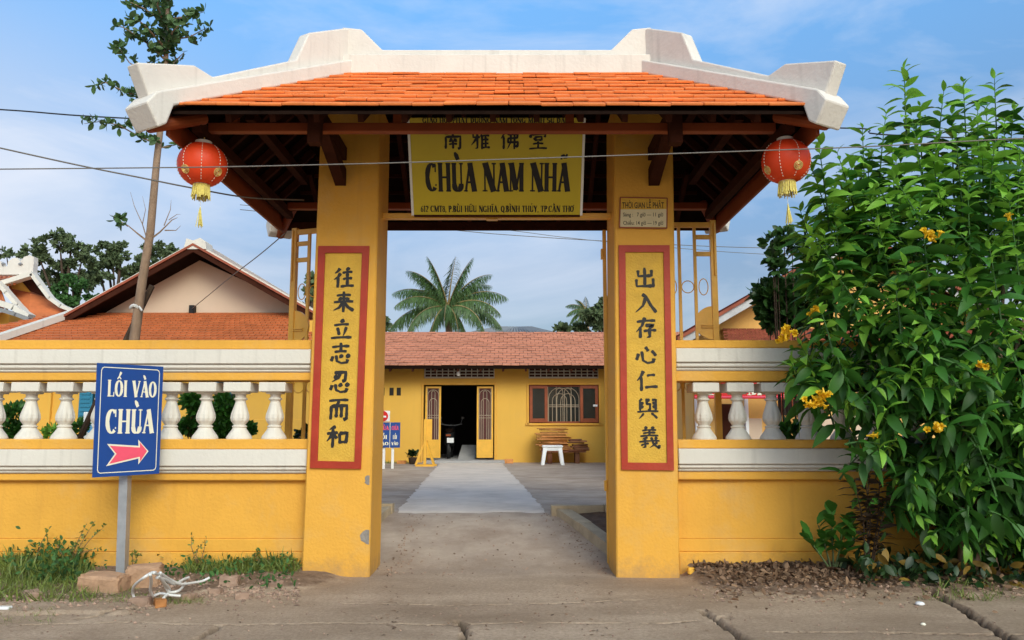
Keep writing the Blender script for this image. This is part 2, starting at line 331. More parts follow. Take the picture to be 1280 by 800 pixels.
def serif_glyph(ch):
    """returns (advance, [ (pts, widths) ... ]) with v up from 0 to 1"""
    S = []
    def ln(x0,y0,x1,y1,w): S.append(([(x0,y0),(x1,y1)], [w,w]))
    def sf(x,y,h=.17): ln(x-h, y, x+h, y, .06)
    def stem(x,w=T_,top=True,bot=True):
        ln(x,0,x,1,w)
        if top: sf(x,.97)
        if bot: sf(x,.03)
    def bow(cx,cy,rx,ry,a0,a1,T=T_,t=t_):
        p = arc(cx,cy,rx,ry,a0,a1); S.append((p, wmod(p,cx,cy,T,t)))
    def ell(cx=.40): bow(cx,.5,.29,.46,0,360,T_,t_)
    A = .8
    if ch == 'A':
        ln(.12,0,.42,1,t_); ln(.42,1,.72,0,T_); ln(.22,.33,.62,.33,t_); sf(.12,.03,.13); sf(.72,.03,.17); A = .86
    elif ch == 'B': stem(.2); bow(.3,.74,.25,.23,-90,90); bow(.3,.26,.3,.23,-90,90); ln(.2,.96,.32,.96,t_); ln(.2,.04,.32,.04,t_); ln(.2,.5,.32,.5,t_); A = .76
    elif ch == 'C': bow(.42,.5,.31,.46,50,310); ln(.66,.98,.66,.68,.07); ln(.68,.2,.68,.27,.07); A = .8
    elif ch == 'D': stem(.2); bow(.3,.5,.38,.46,-90,90); ln(.2,.96,.32,.96,t_); ln(.2,.04,.32,.04,t_); A = .84
    elif ch == 'E': stem(.2); ln(.2,.96,.6,.96,.08); ln(.2,.04,.64,.04,.08); ln(.2,.52,.48,.52,.08); ln(.6,.99,.6,.78,.06); ln(.64,.0,.64,.24,.06); A = .72
    elif ch == 'G': bow(.42,.5,.31,.46,50,330); ln(.66,.98,.66,.68,.07); ln(.68,.02,.68,.42,.16); sf(.68,.44,.14); A = .88
    elif ch == 'H': stem(.2); stem(.74); ln(.2,.5,.74,.5,t_); A = .94
    elif ch == 'I': stem(.24); A = .48
    elif ch == 'L': stem(.2); ln(.2,.04,.64,.04,.08); ln(.64,0,.64,.28,.07); A = .72
    elif ch == 'M': stem(.14,t_); ln(.18,1,.5,.06,T_); ln(.5,.04,.84,1,t_); stem(.88); A = 1.06
    elif ch == 'N': stem(.16,t_); ln(.18,1,.76,.0,T_); ln(.78,0,.78,1,t_); sf(.78,.97,.15); A = .92
    elif ch == 'O': ell(); A = .8
    elif ch == 'P': stem(.2); bow(.3,.72,.28,.25,-90,90); ln(.2,.96,.32,.96,t_); ln(.2,.47,.32,.47,t_); A = .72
    elif ch == 'Q': ell(); ln(.4,.2,.72,-.16,.12); A = .8
    elif ch == 'S': bow(.36,.74,.22,.22,40,270); bow(.36,.27,.24,.23,-220+180+130,-90-50); A = .7
    elif ch == 'T': stem(.36,top=False); ln(.04,.95,.68,.95,.09); ln(.05,.99,.05,.74,.06); ln(.67,.99,.67,.74,.06); A = .72
    elif ch == 'U': ln(.2,.28,.2,1,T_); sf(.2,.97); ln(.68,.28,.68,1,t_); sf(.68,.97,.14); bow(.44,.28,.24,.25,180,360,T_,t_); A = .86
    elif ch == 'V': ln(.14,1,.42,0,T_); ln(.42,0,.72,1,t_); sf(.14,.97,.16); sf(.72,.97,.13); A = .84
    elif ch == 'Y': ln(.14,1,.42,.46,T_); ln(.42,.46,.7,1,t_); ln(.42,0,.42,.5,T_); sf(.14,.97,.15); sf(.7,.97,.12); sf(.42,.03,.15); A = .82
    elif ch == '1': ln(.26,0,.26,1,.17); sf(.26,.03,.17); ln(.1,.8,.26,.95,.08); A = .5
    elif ch == '2': bow(.28,.72,.2,.23,160,-30); ln(.46,.62,.1,.06,.1); ln(.08,.06,.52,.06,.12); A = .6
    elif ch == '6': bow(.3,.3,.2,.26,0,360,.16,.07); S.append(([(.12,.3),(.2,.7),(.46,.96)],[.16,.12,.06])); A = .6
    elif ch == '8': bow(.3,.74,.17,.2,0,360,.13,.07); bow(.3,.27,.21,.24,0,360,.15,.07); A = .6
    elif ch == '.': ln(.12,0,.12,.14,.14); A = .25
    elif ch == ',': S.append(([(.14,.14),(.14,.02),(.06,-.14)],[.14,.12,.03])); A = .28
    elif ch == ' ': A = .42
    elif ch == 'Đ': A, S = serif_glyph('D')[0], list(serif_glyph('D')[1]); S.append(([(.02,.5),(.38,.5)],[.07,.07]))
    return A, S
def accents(c, w):
    x = w/2; S = []
    if c == '\u0300': S.append(([(x-.16,1.36),(x-.06,1.26),(x+.05,1.1)],[.06,.15,.13]))
    if c == '\u0301': S.append(([(x+.18,1.48),(x+.08,1.34),(x-.02,1.2)],[.15,.12,.05]))
    if c == '\u0303': S.append(([(x-.2,1.12),(x-.14,1.24),(x-.06,1.26),(x+.04,1.18),(x+.13,1.18),(x+.2,1.3)],[.06,.09,.11,.11,.09,.06]))
    if c == '\u0309': S.append(([(x-.08,1.36),(x+.04,1.4),(x+.07,1.3),(x,1.2),(x,1.12)],[.06,.08,.09,.08,.06]))
    if c == '\u0323': S.append(([(x-.07,-.18),(x+.07,-.18)],[.14,.14]))
    if c == '\u0302': S.append(([(x-.18,1.06),(x,1.22)],[.06,.09])); S.append(([(x,1.22),(x+.18,1.06)],[.09,.06]))
    if c == '\u0306': S.append(([(x-.16,1.28),(x-.08,1.15),(x+.08,1.15),(x+.16,1.28)],[.06,.09,.09,.06]))
    if c == '\u031b': S.append(([(w-.14,.92),(w-.02,1.0),(w+.02,1.14)],[.07,.1,.08]))
    return S
def layout(text):
    out = []; x = 0; lw = 0; lx = 0
    for c in unicodedata.normalize('NFD', text):
        if unicodedata.combining(c):
            for p, w in accents(c, lw): out.append(([(a+lx, b) for a, b in p], w))
            continue
        A, S = serif_glyph(c)
        for p, w in S: out.append(([(a+x, b) for a, b in p], w))
        lx, lw = x, A; x += A
    return x, out
def serif_text(mb, text, u0, u1, v0, v1, mp_, lift=.002, bold=1.0, lscale=None):
    """text fitted between u0..u1, letters from v0 (baseline) to v1 (cap height)"""
    Wt, st = layout(text); sx = (u1-u0)/Wt; sy = (v1-v0)
    q = 0
    for p, w in st:
        # widths are in glyph units: average scale per direction keeps stems thick
        P = []
        for i, (a, b) in enumerate(p): P.append((u0+a*sx, v0+b*sy))
        ws = []
        for i in range(len(p)):
            a, b = p[max(i-1,0)], p[min(i+1,len(p)-1)]
            tx, ty = (b[0]-a[0]), (b[1]-a[1]); ll = math.hypot(tx, ty) or 1
            # width is across the stroke: horizontal stems scale with sx, bars with sy
            ws.append(w[i]*bold*(sx*abs(ty)/ll + sy*.62*abs(tx)/ll))
        ribbon(mb, P, ws, mp_, lift + .00025*(q % 7)); q += 1
BR = {
'往': [[(3.2,.5),(2,2),(.8,2.9)],[(3.5,2.8),(2.2,4.6),(.4,5.9)],[(2.3,4.3),(2.2,9.6)],[(6.2,.3),(7.2,1.5)],[(4.3,2.7),(9,2.2)],[(4.6,5.6),(8.9,5.2)],[(3.6,9.1),(9.8,8.7)],[(6.6,2.5),(6.6,8.9)]],
'來': [[(1.8,2.1),(8.4,1.8)],[(3,3),(3.8,4.3)],[(7.2,2.9),(6.2,4.3)],[(.6,5.2),(9.6,4.8)],[(5.1,.1),(5,9.8)],[(4.8,5.2),(3,7.6),(.5,9)],[(5.2,5.2),(7,7.4),(9.8,9.1)]],
'立': [[(4.8,.3),(5.7,1.9)],[(1.6,3.1),(8.4,2.6)],[(3.1,4.1),(4,7.6)],[(7.2,3.8),(5.8,8)],[(.3,9),(9.8,8.6)]],
'志': [[(1,2.1),(9,1.6)],[(5,0),(5,4)],[(2.2,4.3),(7.8,4)],[(1.5,6.2),(.7,8.5)],[(3,5.8),(3.4,8.6),(5.4,9.6),(8,9.2),(8.3,7.6)],[(4.7,5.6),(5.7,7)],[(7.7,5.4),(9,6.9)]],
'忍': [[(2.4,.7),(7.6,.3),(7.2,4.2),(6,4.5)],[(5,.8),(4.2,3),(1.4,4.8)],[(2.4,1.9),(3.6,3.2)],[(1.5,6.2),(.7,8.5)],[(3,5.8),(3.4,8.6),(5.4,9.6),(8,9.2),(8.3,7.6)],[(4.7,5.6),(5.7,7)],[(7.7,5.4),(9,6.9)]],
'而': [[(.6,.9),(9.4,.5)],[(5,.9),(4.2,3)],[(1.6,3.2),(1.4,9.3)],[(1.6,3.3),(8.6,3),(8.5,8.8),(7.2,9.4)],[(4,3.4),(3.9,8.4)],[(6.2,3.3),(6.2,8.4)]],
'和': [[(4.4,.3),(1.5,1.7)],[(.4,3.5),(5.4,3)],[(3.1,1),(3,9.7)],[(2.9,3.6),(.4,6.8)],[(3.2,3.7),(5,5.6)],[(6,3.2),(6.3,7.9)],[(6,3.3),(9.5,3),(9,7.7)],[(6.3,7.4),(9.1,7.2)]],
'出': [[(5,.2),(5,9)],[(2,1.4),(2.1,4.5),(8,4)],[(8.2,1.2),(8,4.4)],[(1.2,5.6),(1.3,9.2),(8.9,8.8)],[(8.9,5.2),(8.8,9.5)]],
'入': [[(3.4,.5),(5.2,1.8),(7,5.4),(9.8,9)],[(5,2.2),(3.6,5.8),(.2,9)]],
'存': [[(.7,2.2),(9.3,1.6)],[(4.5,.1),(3,4),(.3,7)],[(2.2,4.6),(2.2,9.7)],[(4.6,3.9),(8.4,3.6),(6.4,5.2)],[(6.4,5.2),(6.5,9),(5.2,9.4)],[(3.8,6.5),(9.7,6.1)]],
'心': [[(1.5,4.6),(.5,7.6)],[(3,3.6),(3.6,8),(5.6,9.2),(8.3,8.6),(8.5,6.8)],[(4.6,1.6),(6,3.6)],[(7.5,3.3),(9.5,5.7)]],
'仁': [[(3.3,.5),(2,3),(.3,5)],[(2.2,3.2),(2.2,9.7)],[(4.8,2.7),(8.6,2.4)],[(3.9,8.1),(9.7,7.7)]],
'與': [[(2.5,.7),(1.4,1.4),(1.6,6)],[(1.6,3),(3.2,2.9)],[(1.6,4.6),(3.2,4.5)],[(4.6,.5),(4.5,3),(6,3),(5.9,5.6),(5.1,5.9)],[(4.5,1.6),(6,1.5)],[(7,1.2),(8.6,1),(8.6,6)],[(7.2,2.9),(8.6,2.8)],[(7.2,4.5),(8.6,4.4)],[(.2,6.6),(9.8,6.3)],[(3.2,7.2),(.9,9.7)],[(6.6,7.1),(9.3,9.5)]],
'義': [[(3,.1),(3.8,1.2)],[(7,0),(6.1,1.2)],[(1.8,1.9),(8.2,1.6)],[(2.2,3.1),(7.8,2.8)],[(.9,4.4),(9.1,4.1)],[(5,1.4),(5,4.2)],[(4.3,5),(1.8,5.8)],[(.4,6.9),(9.6,6.4)],[(3,5.4),(3,9.2),(1.9,9.3)],[(1.2,8.5),(4.8,7.6)],[(5.8,4.8),(6.8,8),(9.2,9.7),(9.5,8.2)],[(8.6,7),(5.1,9.5)],[(7.4,4.9),(8.4,5.8)]],
'南': [[(1,1.9),(9,1.6)],[(5,.1),(5,3.2)],[(1.4,3.4),(1.2,9.5)],[(1.4,3.4),(8.8,3.2),(8.6,9),(7.5,9.5)],[(3.6,4.2),(4.2,5.2)],[(6.4,4.1),(5.8,5.2)],[(3,5.7),(7.2,5.5)],[(3,7.2),(7.2,7)],[(5,5.6),(5,9.4)]],
'雅': [[(.8,1.3),(4.6,1)],[(1.4,1.4),(1.2,3.8),(4.8,3.6)],[(3.4,1.2),(3.3,9),(2.3,9.3)],[(3.1,4),(.3,7.6)],[(6.4,.2),(4.8,3.4)],[(5.8,2.4),(5.7,9.7)],[(7.1,.5),(7.8,1.8)],[(5.9,3),(9.6,2.8)],[(5.9,5),(9.2,4.8)],[(5.9,7),(9.2,6.8)],[(5.9,9),(9.9,8.8)],[(7.6,2.9),(7.6,8.9)]],
'佛': [[(2.7,.3),(.3,4.4)],[(1.7,3),(1.7,9.7)],[(3.6,2),(8.8,1.8),(8.7,3.8),(4,4.2),(3.8,6.2),(9,6),(8.8,8.2),(7.8,8.2)],[(5.4,.4),(5.3,6),(3.6,9.6)],[(7.2,.3),(7.2,9.7)]],
'堂': [[(5,0),(5,1.8)],[(2.8,.6),(3.6,1.6)],[(7.4,.4),(6.5,1.7)],[(1.2,2.2),(.9,3.9)],[(1.2,2.3),(9,2.1),(8.4,3.6)],[(3.2,3.6),(3.4,5.2)],[(3.2,3.6),(7,3.5),(6.8,5.2)],[(3.3,5.2),(6.9,5.1)],[(2.4,7),(7.8,6.8)],[(5,5.6),(5,9.2)],[(.5,9.5),(9.7,9.2)]],
}
def brush(mb, ch, cu, cv, size, mp_, lift=.002, wt=1.45):
    rr = random.Random(ord(ch)); s = size/10; q = 0
    dense = {'與':.72,'義':.72,'雅':.8,'堂':.8,'南':.82,'佛':.8}.get(ch, 1)
    for st in BR[ch]:
        P = []
        for a, b in zip(st[:-1], st[1:]):
            for k in range(6): f = k/6; P.append((a[0]+(b[0]-a[0])*f, a[1]+(b[1]-a[1])*f))
        P.append(st[-1]); n = len(P)
        horiz = abs(st[-1][0]-st[0][0]) > abs(st[-1][1]-st[0][1])*1.4
        short = math.hypot(st[-1][0]-st[0][0], st[-1][1]-st[0][1]) < 2.2
        fall = st[-1][0] < st[0][0]-1
        W = []
        for i in range(n):
            f = i/(n-1)
            if short: w = .45+1.1*math.sin(math.pi*min(1, f*.62+.18))
            elif fall: w = 1.35-1.05*f
            elif horiz: w = 1.15-.55*math.sin(math.pi*f)+.15*f
            else: w = 1.3-.35*math.sin(math.pi*f)
            if i in (0, n-1): w *= .55
            W.append(max(.15, w*wt*dense*(.9+.2*rr.random()))*s)
        P2 = []
        for i, (x, y) in enumerate(P):
            bow = .22*math.sin(math.pi*i/(n-1))
            P2.append((cu+((x-5)+(0 if horiz else bow*.6))*s, cv-((y-5)-(bow if horiz else 0))*s))
        ribbon(mb, P2, W, mp_, lift+.0003*(q % 9)); q += 1

# ------------------------------------------------------------------ ground
def sstep(a, b, x): t = np.clip((x-a)/(b-a), 0, 1); return t*t*(3-2*t)
def vnoise(x, y, s, seed=0):
    x = x*s; y = y*s; xi = np.floor(x).astype(int); yi = np.floor(y).astype(int); fx = x-xi; fy = y-yi
    fx = fx*fx*(3-2*fx); fy = fy*fy*(3-2*fy)
    def h(a, b):
        n = (a*374761393 + b*668265263 + seed*1442695041) & 0x7fffffff
        n = ((n ^ (n >> 13))*1274126177) & 0x7fffffff
        return ((n ^ (n >> 16)) & 0xffff)/65535.0
    return (h(xi,yi)*(1-fx)+h(xi+1,yi)*fx)*(1-fy)+(h(xi,yi+1)*(1-fx)+h(xi+1,yi+1)*fx)*fy
def fbm(x, y, s, o=4, seed=0):
    r = 0; a = .5
    for k in range(o): r = r+a*vnoise(x, y, s*2**k, seed+k); a *= .5
    return r
def gpt(px, py):
    """street level point (z=0) under a photo pixel"""
    a = at(px, py, 1.0); d = a - Vector((0,0,CZ)); t = -CZ/d.z
    return d.x*t, d.y*t
CRK = [([(878,764),(886,769),(893,772),(899,778),(905,782),(915,788),(935,802)], .030),
       ([(893,771),(905,770),(915,773)], .016),
       ([(1165,742),(1185,752),(1205,762),(1222,775),(1240,785),(1262,800)], .034),
       ([(570,776),(578,782),(583,790),(578,797),(585,806)], .022),
       ([(230,806),(250,797),(262,790),(272,784),(282,781)], .020),
       ([(-60,784),(60,781),(170,779),(300,782),(420,779),(560,781),(700,778),(830,779),(872,776)], .007),
       ([(960,790),(1060,791),(1160,793),(1300,794)], .010),
       ([(95,775),(130,769),(180,762),(215,757)], .012),
       ([(430,755),(560,757),(700,754),(820,748)], .005)]
CRW = [([gpt(*p) for p in c], w) for c, w in CRK]
def crackf(x, y):
    out = np.zeros_like(x)
    xw = x + (vnoise(x,y,22,5)-.5)*.035; yw = y + (vnoise(x,y,22,9)-.5)*.035
    for pts, w in CRW:
        for a, b in zip(pts[:-1], pts[1:]):
            dx, dy = b[0]-a[0], b[1]-a[1]; L2 = dx*dx+dy*dy
            t = np.clip(((xw-a[0])*dx+(yw-a[1])*dy)/L2, 0, 1)
            d = np.hypot(xw-a[0]-t*dx, yw-a[1]-t*dy)
            out = np.maximum(out, np.clip(1.6-d/(w*.75), 0, 1))
    return out
def dirtf(x, y):
    nse = (fbm(x, y, 1.7, 5, 3)-.45)*1.1
    left = sstep(6.35, 6.65, y + nse - np.clip((x+3.6)*.30, -.15, .55)) * sstep(-1.35, -1.75, x + nse*.3)
    right = sstep(6.60, 6.85, y + nse*.6 + np.clip((x-1.6)*.05, 0, .25)) * sstep(1.50, 1.65, x + nse*.1)
    return np.clip(left + right, 0, 1) * (y < 9)
def gz(x, y):
    x = np.asarray(x, float); y = np.asarray(y, float)
    ramp = .35*sstep(7.75, 9.6, y)
    # behind the boundary walls the yard is level
    wallm = np.maximum(sstep(-1.7,-1.8,x), sstep(1.55,1.65,x))
    z = ramp*(1-wallm) + wallm*np.where(y > 7.65, .35, 0)
    d = dirtf(x, y)
    z = z + (d*(.035 + .05*(fbm(x, y, 5, 4, 8)-.4) + .03*sstep(6.9, 7.45, y)))*(y < 7.6)
    z = z + (fbm(x, y, 1.1, 3, 2)-.45)*.022*(y < 12) + (fbm(x,y,9,3,4)-.45)*.006*(y < 12)
    near = (y < 7.6)
    z = z - crackf(x, y)*.075*near
    # the broken slab at the left stands a little proud of the street
    slab = sstep(6.0,6.02, y + (fbm(x,y,2,3,12)-.5)*.25 + (x+4)*.08)*sstep(-2.7,-2.75,x+(vnoise(x,y,3,4)-.5)*.2)*(1-d)*near
    return z + slab*.025
def gzs(x, y): return float(gz(np.array([x]), np.array([y]))[0])
xs = np.concatenate([[-900,-300,-100,-40,-20,-12,-8,-6.5],np.arange(-5.6,5.8,.022),[6.5,8,12,20,40,100,300,900]])
ys = np.concatenate([[-900,-200,-50,-15,-5,0,2,3.5,4.2],np.arange(4.8,7.7,.016),np.arange(7.7,10.6,.06),[11,12,14,17,20,25,35,60,120,300,900,2500]])
GX, GY = np.meshgrid(xs, ys); GZ = gz(GX, GY)
GZ[GY > 11] = .35; 
nx, ny = len(xs), len(ys)
gm = bpy.data.meshes.new('ground'); V = np.stack([GX, GY, GZ], -1).reshape(-1, 3)
ii = np.arange(nx-1)[None,:]+nx*np.arange(ny-1)[:,None]
Fq = np.stack([ii, ii+1, ii+nx+1, ii+nx], -1).reshape(-1, 4)
gm.vertices.add(len(V)); gm.vertices.foreach_set('co', V.ravel())
gm.loops.add(Fq.size); gm.loops.foreach_set('vertex_index', Fq.ravel().astype(np.int32))
gm.polygons.add(len(Fq)); gm.polygons.foreach_set('loop_start', np.arange(0, Fq.size, 4, dtype=np.int32)); gm.polygons.foreach_set('loop_total', np.full(len(Fq), 4, dtype=np.int32))
gm.polygons.foreach_set('use_smooth', np.ones(len(Fq), bool)); gm.update(); gm.validate()
for nm, fn in (('dirt', dirtf), ('crack', crackf)):
    a = gm.attributes.new(nm, 'FLOAT', 'POINT'); vals = fn(GX, GY)
    if nm == 'crack': vals = vals*(GY < 7.6)
    a.data.foreach_set('value', vals.ravel().astype(np.float32))
def ground_mat():
    m = bpy.data.materials.new('street_concrete_and_dirt'); m.use_nodes = True; t = m.node_tree; l = t.links.new
    b = t.nodes['Principled BSDF']; b.inputs['Roughness'].default_value = .9; b.inputs['Specular IOR Level'].default_value = .2
    g = N(t, 'ShaderNodeNewGeometry')
    def noise(s, d=8, r=.65, sc=(1,1,1)):
        mp2 = N(t,'ShaderNodeMapping'); mp2.inputs['Scale'].default_value = sc; l(g.outputs['Position'], mp2.inputs[0])
        n = N(t,'ShaderNodeTexNoise'); n.inputs['Scale'].default_value = s; n.inputs['Detail'].default_value = d; n.inputs['Roughness'].default_value = r; l(mp2.outputs[0], n.inputs[0]); return n.outputs[0]
    def ramp(src, a, b_, ca, cb):
        r = N(t,'ShaderNodeValToRGB'); r.color_ramp.elements[0].position = a; r.color_ramp.elements[1].position = b_
        r.color_ramp.elements[0].color = (*ca,1); r.color_ramp.elements[1].color = (*cb,1); l(src, r.inputs[0]); return r.outputs[0]
    def mix(f, a, b_):
        n = N(t,'ShaderNodeMix', data_type='RGBA'); 
        (l(f, n.inputs[0]) if not isinstance(f, float) else setattr(n.inputs[0],'default_value',f))
        l(a, n.inputs[6]); l(b_, n.inputs[7]); return n.outputs[2]
    conc = ramp(noise(1.1, 9, .6, (.5,1.3,1)), .3, .72, (.35,.25,.17), (.60,.45,.325))
    spots = ramp(noise(34, 10, .85), .42, .66, (1.12,1.12,1.12), (.55,.50,.46))
    mlt = N(t,'ShaderNodeMix', data_type='RGBA', blend_type='MULTIPLY'); mlt.inputs[0].default_value = .85; l(conc, mlt.inputs[6]); l(spots, mlt.inputs[7])
    stain = ramp(noise(.8, 8, .7), .46, .66, (0,0,0), (1,1,1))
    sepn = N(t,'ShaderNodeRGB'); sepn.outputs[0].default_value = (.25,.165,.105,1)
    stf = N(t,'ShaderNodeMath', operation='MULTIPLY'); l(stain, stf.inputs[0]); stf.inputs[1].default_value = .55
    c1 = mix(stf.outputs[0], mlt.outputs[2], sepn.outputs[0])
    dirt = ramp(noise(14, 9, .75), .32, .7, (.13,.08,.05), (.34,.235,.165))
    at1 = N(t,'ShaderNodeAttribute'); at1.attribute_name = 'dirt'
    nd = noise(12, 6, .7); md = N(t,'ShaderNodeMath', operation='ADD'); l(at1.outputs['Fac'], md.inputs[0]); l(nd, md.inputs[1])
    mdr = N(t,'ShaderNodeMapRange'); l(md.outputs[0], mdr.inputs[0]); mdr.inputs[1].default_value = .75; mdr.inputs[2].default_value = 1.05
    c2 = mix(mdr.outputs[0], c1, dirt)
    # swept earth inside the gate and in the yard
    sx = N(t,'ShaderNodeSeparateXYZ'); l(g.outputs['Position'], sx.inputs[0])
    yr = N(t,'ShaderNodeMapRange'); l(sx.outputs['Y'], yr.inputs[0]); yr.inputs[1].default_value = 7.2; yr.inputs[2].default_value = 8.6
    yn = N(t,'ShaderNodeMath', operation='MULTIPLY'); l(yr.outputs[0], yn.inputs[0]); yn.inputs[1].default_value = .85
    yard = ramp(noise(1.6, 9, .7, (1,1.4,1)), .3, .7, (.30,.22,.17), (.60,.49,.40))
    c3 = mix(yn.outputs[0], c2, yard)
    at2 = N(t,'ShaderNodeAttribute'); at2.attribute_name = 'crack'
    dk = N(t,'ShaderNodeRGB'); dk.outputs[0].default_value = (.035,.025,.018,1)
    cf = N(t,'ShaderNodeMath', operation='MULTIPLY'); l(at2.outputs['Fac'], cf.inputs[0]); cf.inputs[1].default_value = .95
    c4 = mix(cf.outputs[0], c3, dk.outputs[0])
    l(c4, b.inputs['Base Color'])
    nb = noise(70, 10, .85); bp = N(t,'ShaderNodeBump'); bp.inputs['Strength'].default_value = 1.0; bp.inputs['Distance'].default_value = .012; l(nb, bp.inputs['Height']); l(bp.outputs[0], b.inputs['Normal'])
    return m
M['ground'] = ground_mat(); gm.materials.append(M['ground'])
go = bpy.data.objects.new('ground', gm); COL.objects.link(go); go['kind'] = 'structure'
# the paved path to the house
def path_sheet():
    m = MB(); ysl = [9.45+.12*i for i in range(110)]; V = []; F = []
    for k, y in enumerate(ysl):
        y = y-.12 if k == 0 else y
        xl = Xat(497,640,9.5) + (Xat(545,585,19.9)-Xat(497,640,9.5))*(y-9.5)/10.4
        xr = Xat(683,640,9.5) + (Xat(632,585,19.9)-Xat(683,640,9.5))*(y-9.5)/10.4
        xl += .05*(random.random()-.5); xr += .05*(random.random()-.5)
        for i in range(9):
            x = xl+(xr-xl)*i/8; V.append((x, y, (gzs(x,y)+(-.012+.012*vnoise(np.array([x]),np.array([y]),6)[0] if k == 0 else .008)) if y < 11 else .362))
    for k in range(len(ysl)-1):
        for i in range(8): a = k*9+i; F.append((a,a+1,a+10,a+9))
    m.add(V, F); return m
M['path'] = mat('pale_path_concrete', (.66,.56,.48), .9, .12, 2.2, .5, 60, (.36,.28,.21), .75)
o = path_sheet().build('path', M['path']); o['kind'] = 'structure'

# ------------------------------------------------------------------ the gateway
X0 = -.15
gate = thing('temple_gate', 'yellow gateway with two inscribed pillars under an orange tiled hip roof with white ridges', 'gate', (X0, 7.7, 0))
YF, YB = 7.39, 8.00
def pillar(bl, br, tl, tr):
    """front face edges as photo pixels at y=722 and y=200"""
    def edge(a, b, z):
        xa, za = XZ(a, 722, YF); xb, zb = XZ(b, 200, YF); return xa+(xb-xa)*(z-za)/(zb-za)
    m = MB(); rings = []; b = .012
    for z in (-.3, .3, 1.0, 1.8, 2.6, 3.4, 4.35):
        l, r = edge(bl, tl, z), edge(br, tr, z)
        rings.append([(l, YF+b, z), (l+b, YF, z), (r-b, YF, z), (r, YF+b, z), (r, YB-b, z), (r-b, YB, z), (l+b, YB, z), (l, YB-b, z)])
    m.loft(rings); return m.build('pillar', M['yellow'], gate), edge
pL, eL = pillar(376.5, 461.5, 399, 474)
pR, eR = pillar(770.5, 850, 767.7, 841.5)
def insc(pl, corners, inner, chars, size_px):
    P = [at(x, y, YF) for x, y in corners]; Q = [at(x, y, YF) for x, y in inner]
    m = MB()      # raised frame: four mitred bars
    for i in range(4):
        j = (i+1) % 4
        f = [(P[i].x, YF-.022, P[i].z), (P[j].x, YF-.022, P[j].z), (Q[j].x, YF-.022, Q[j].z), (Q[i].x, YF-.022, Q[i].z)]
        m.slab(f, (0, .03, 0))
    m.build('inscription_frame', M['red_frame'], pl)
    m = MB(); m.slab([(q.x, YF-.006, q.z) for q in Q], (0, .014, 0)); m.build('inscription_panel', M['panel'], pl)
    s = size_px/FPX*7.5
    mp_ = lambda u, v, h: (u, YF-.007-h, v)
    for ch, x, y in chars:
        c = at(x, y, YF); m = MB(); brush(m, ch, c.x, c.z, s, mp_, .001); m.build('brush_character', M['ink'], pl)
insc(pL, [(398.5,308),(462,308),(451.5,586),(388,585)], [(407,316.5),(453,316.5),(443.5,577),(397.5,576)],
     [('往',430,347.5),('來',429.5,377.5),('立',427,412),('志',426,442),('忍',425,478),('而',423.5,512.5),('和',421.5,546.5)], 27)
insc(pR, [(773,307),(836.5,307),(842,588),(776.5,587)], [(781.5,315.5),(829,315.5),(833.5,578.5),(784.5,578)],
     [('出',805.5,347.5),('入',807,380),('存',807.5,410),('心',807.5,443),('仁',809,476),('與',809.5,510.5),('義',811.5,547)], 27)
# chipped plaster on the inner corners
M['render_chip'] = mat('bare_cement_patch', (.26,.23,.20), .95, .2, 20, .9, 50)
for pl, cx, cz, w, h, sd_ in ((pL, 461, 671, 9, 18, 5), (pL, 461.5, 600, 6, 12, 6)):
    c = at(cx, cz, YF); rr = random.Random(sd_); ky = w/FPX*7.4; kz = h/FPX*7.4/2
    pol = [(c.x+.003, c.z+kz*.9)] + [(c.x-ky*math.sin(math.pi*t)*(.75+.5*rr.random()), c.z+kz*math.cos(math.pi*t)) for t in [i/9 for i in range(1, 9)]] + [(c.x+.003, c.z-kz)]
    m = MB(); m.prism(pol, YF-.0035, YF+.02); m.build('chipped_plaster', M['render_chip'], pl)

EAVE_Y, RY, RZ, SL = 6.0, 7.7, 4.80, .617
HW, RH = 2.56, 1.50               # half width at the eave, half length of the ridge
def rz(y): return 3.75+SL*(y-EAVE_Y)
# clay tiles of the front slope, one object each
tm = MB(); tm.cbox(-.1242, .1242, -.004, .235, -.014, .008, .005); tmesh = tm.mesh('roof_tile'); tmesh.materials.append(M['tile'])
ROWS = 10; ang = math.atan(SL); tr_ = random.Random(3)
for k in range(ROWS):
    y = EAVE_Y + 1.66*k/ROWS; hw = HW-.03 - (HW-RH)*(y-EAVE_Y)/(RY-EAVE_Y); off = .125 if k % 2 else 0
    n = int(hw/.25)+2
    for i in range(-n, n+1):
        x = i*.25+off
        if abs(x) > hw+.02: continue
        j = tr_.uniform(-.005, .005)
        inst(tmesh, 'roof_tile', gate, (X0+x+tr_.uniform(-.003,.003), y+tr_.uniform(-.008,.006), rz(y)+.020+tr_.uniform(-.003,.004)),
             (ang-.115+tr_.uniform(-.012,.012), tr_.uniform(-.012,.012), tr_.uniform(-.012,.012)))
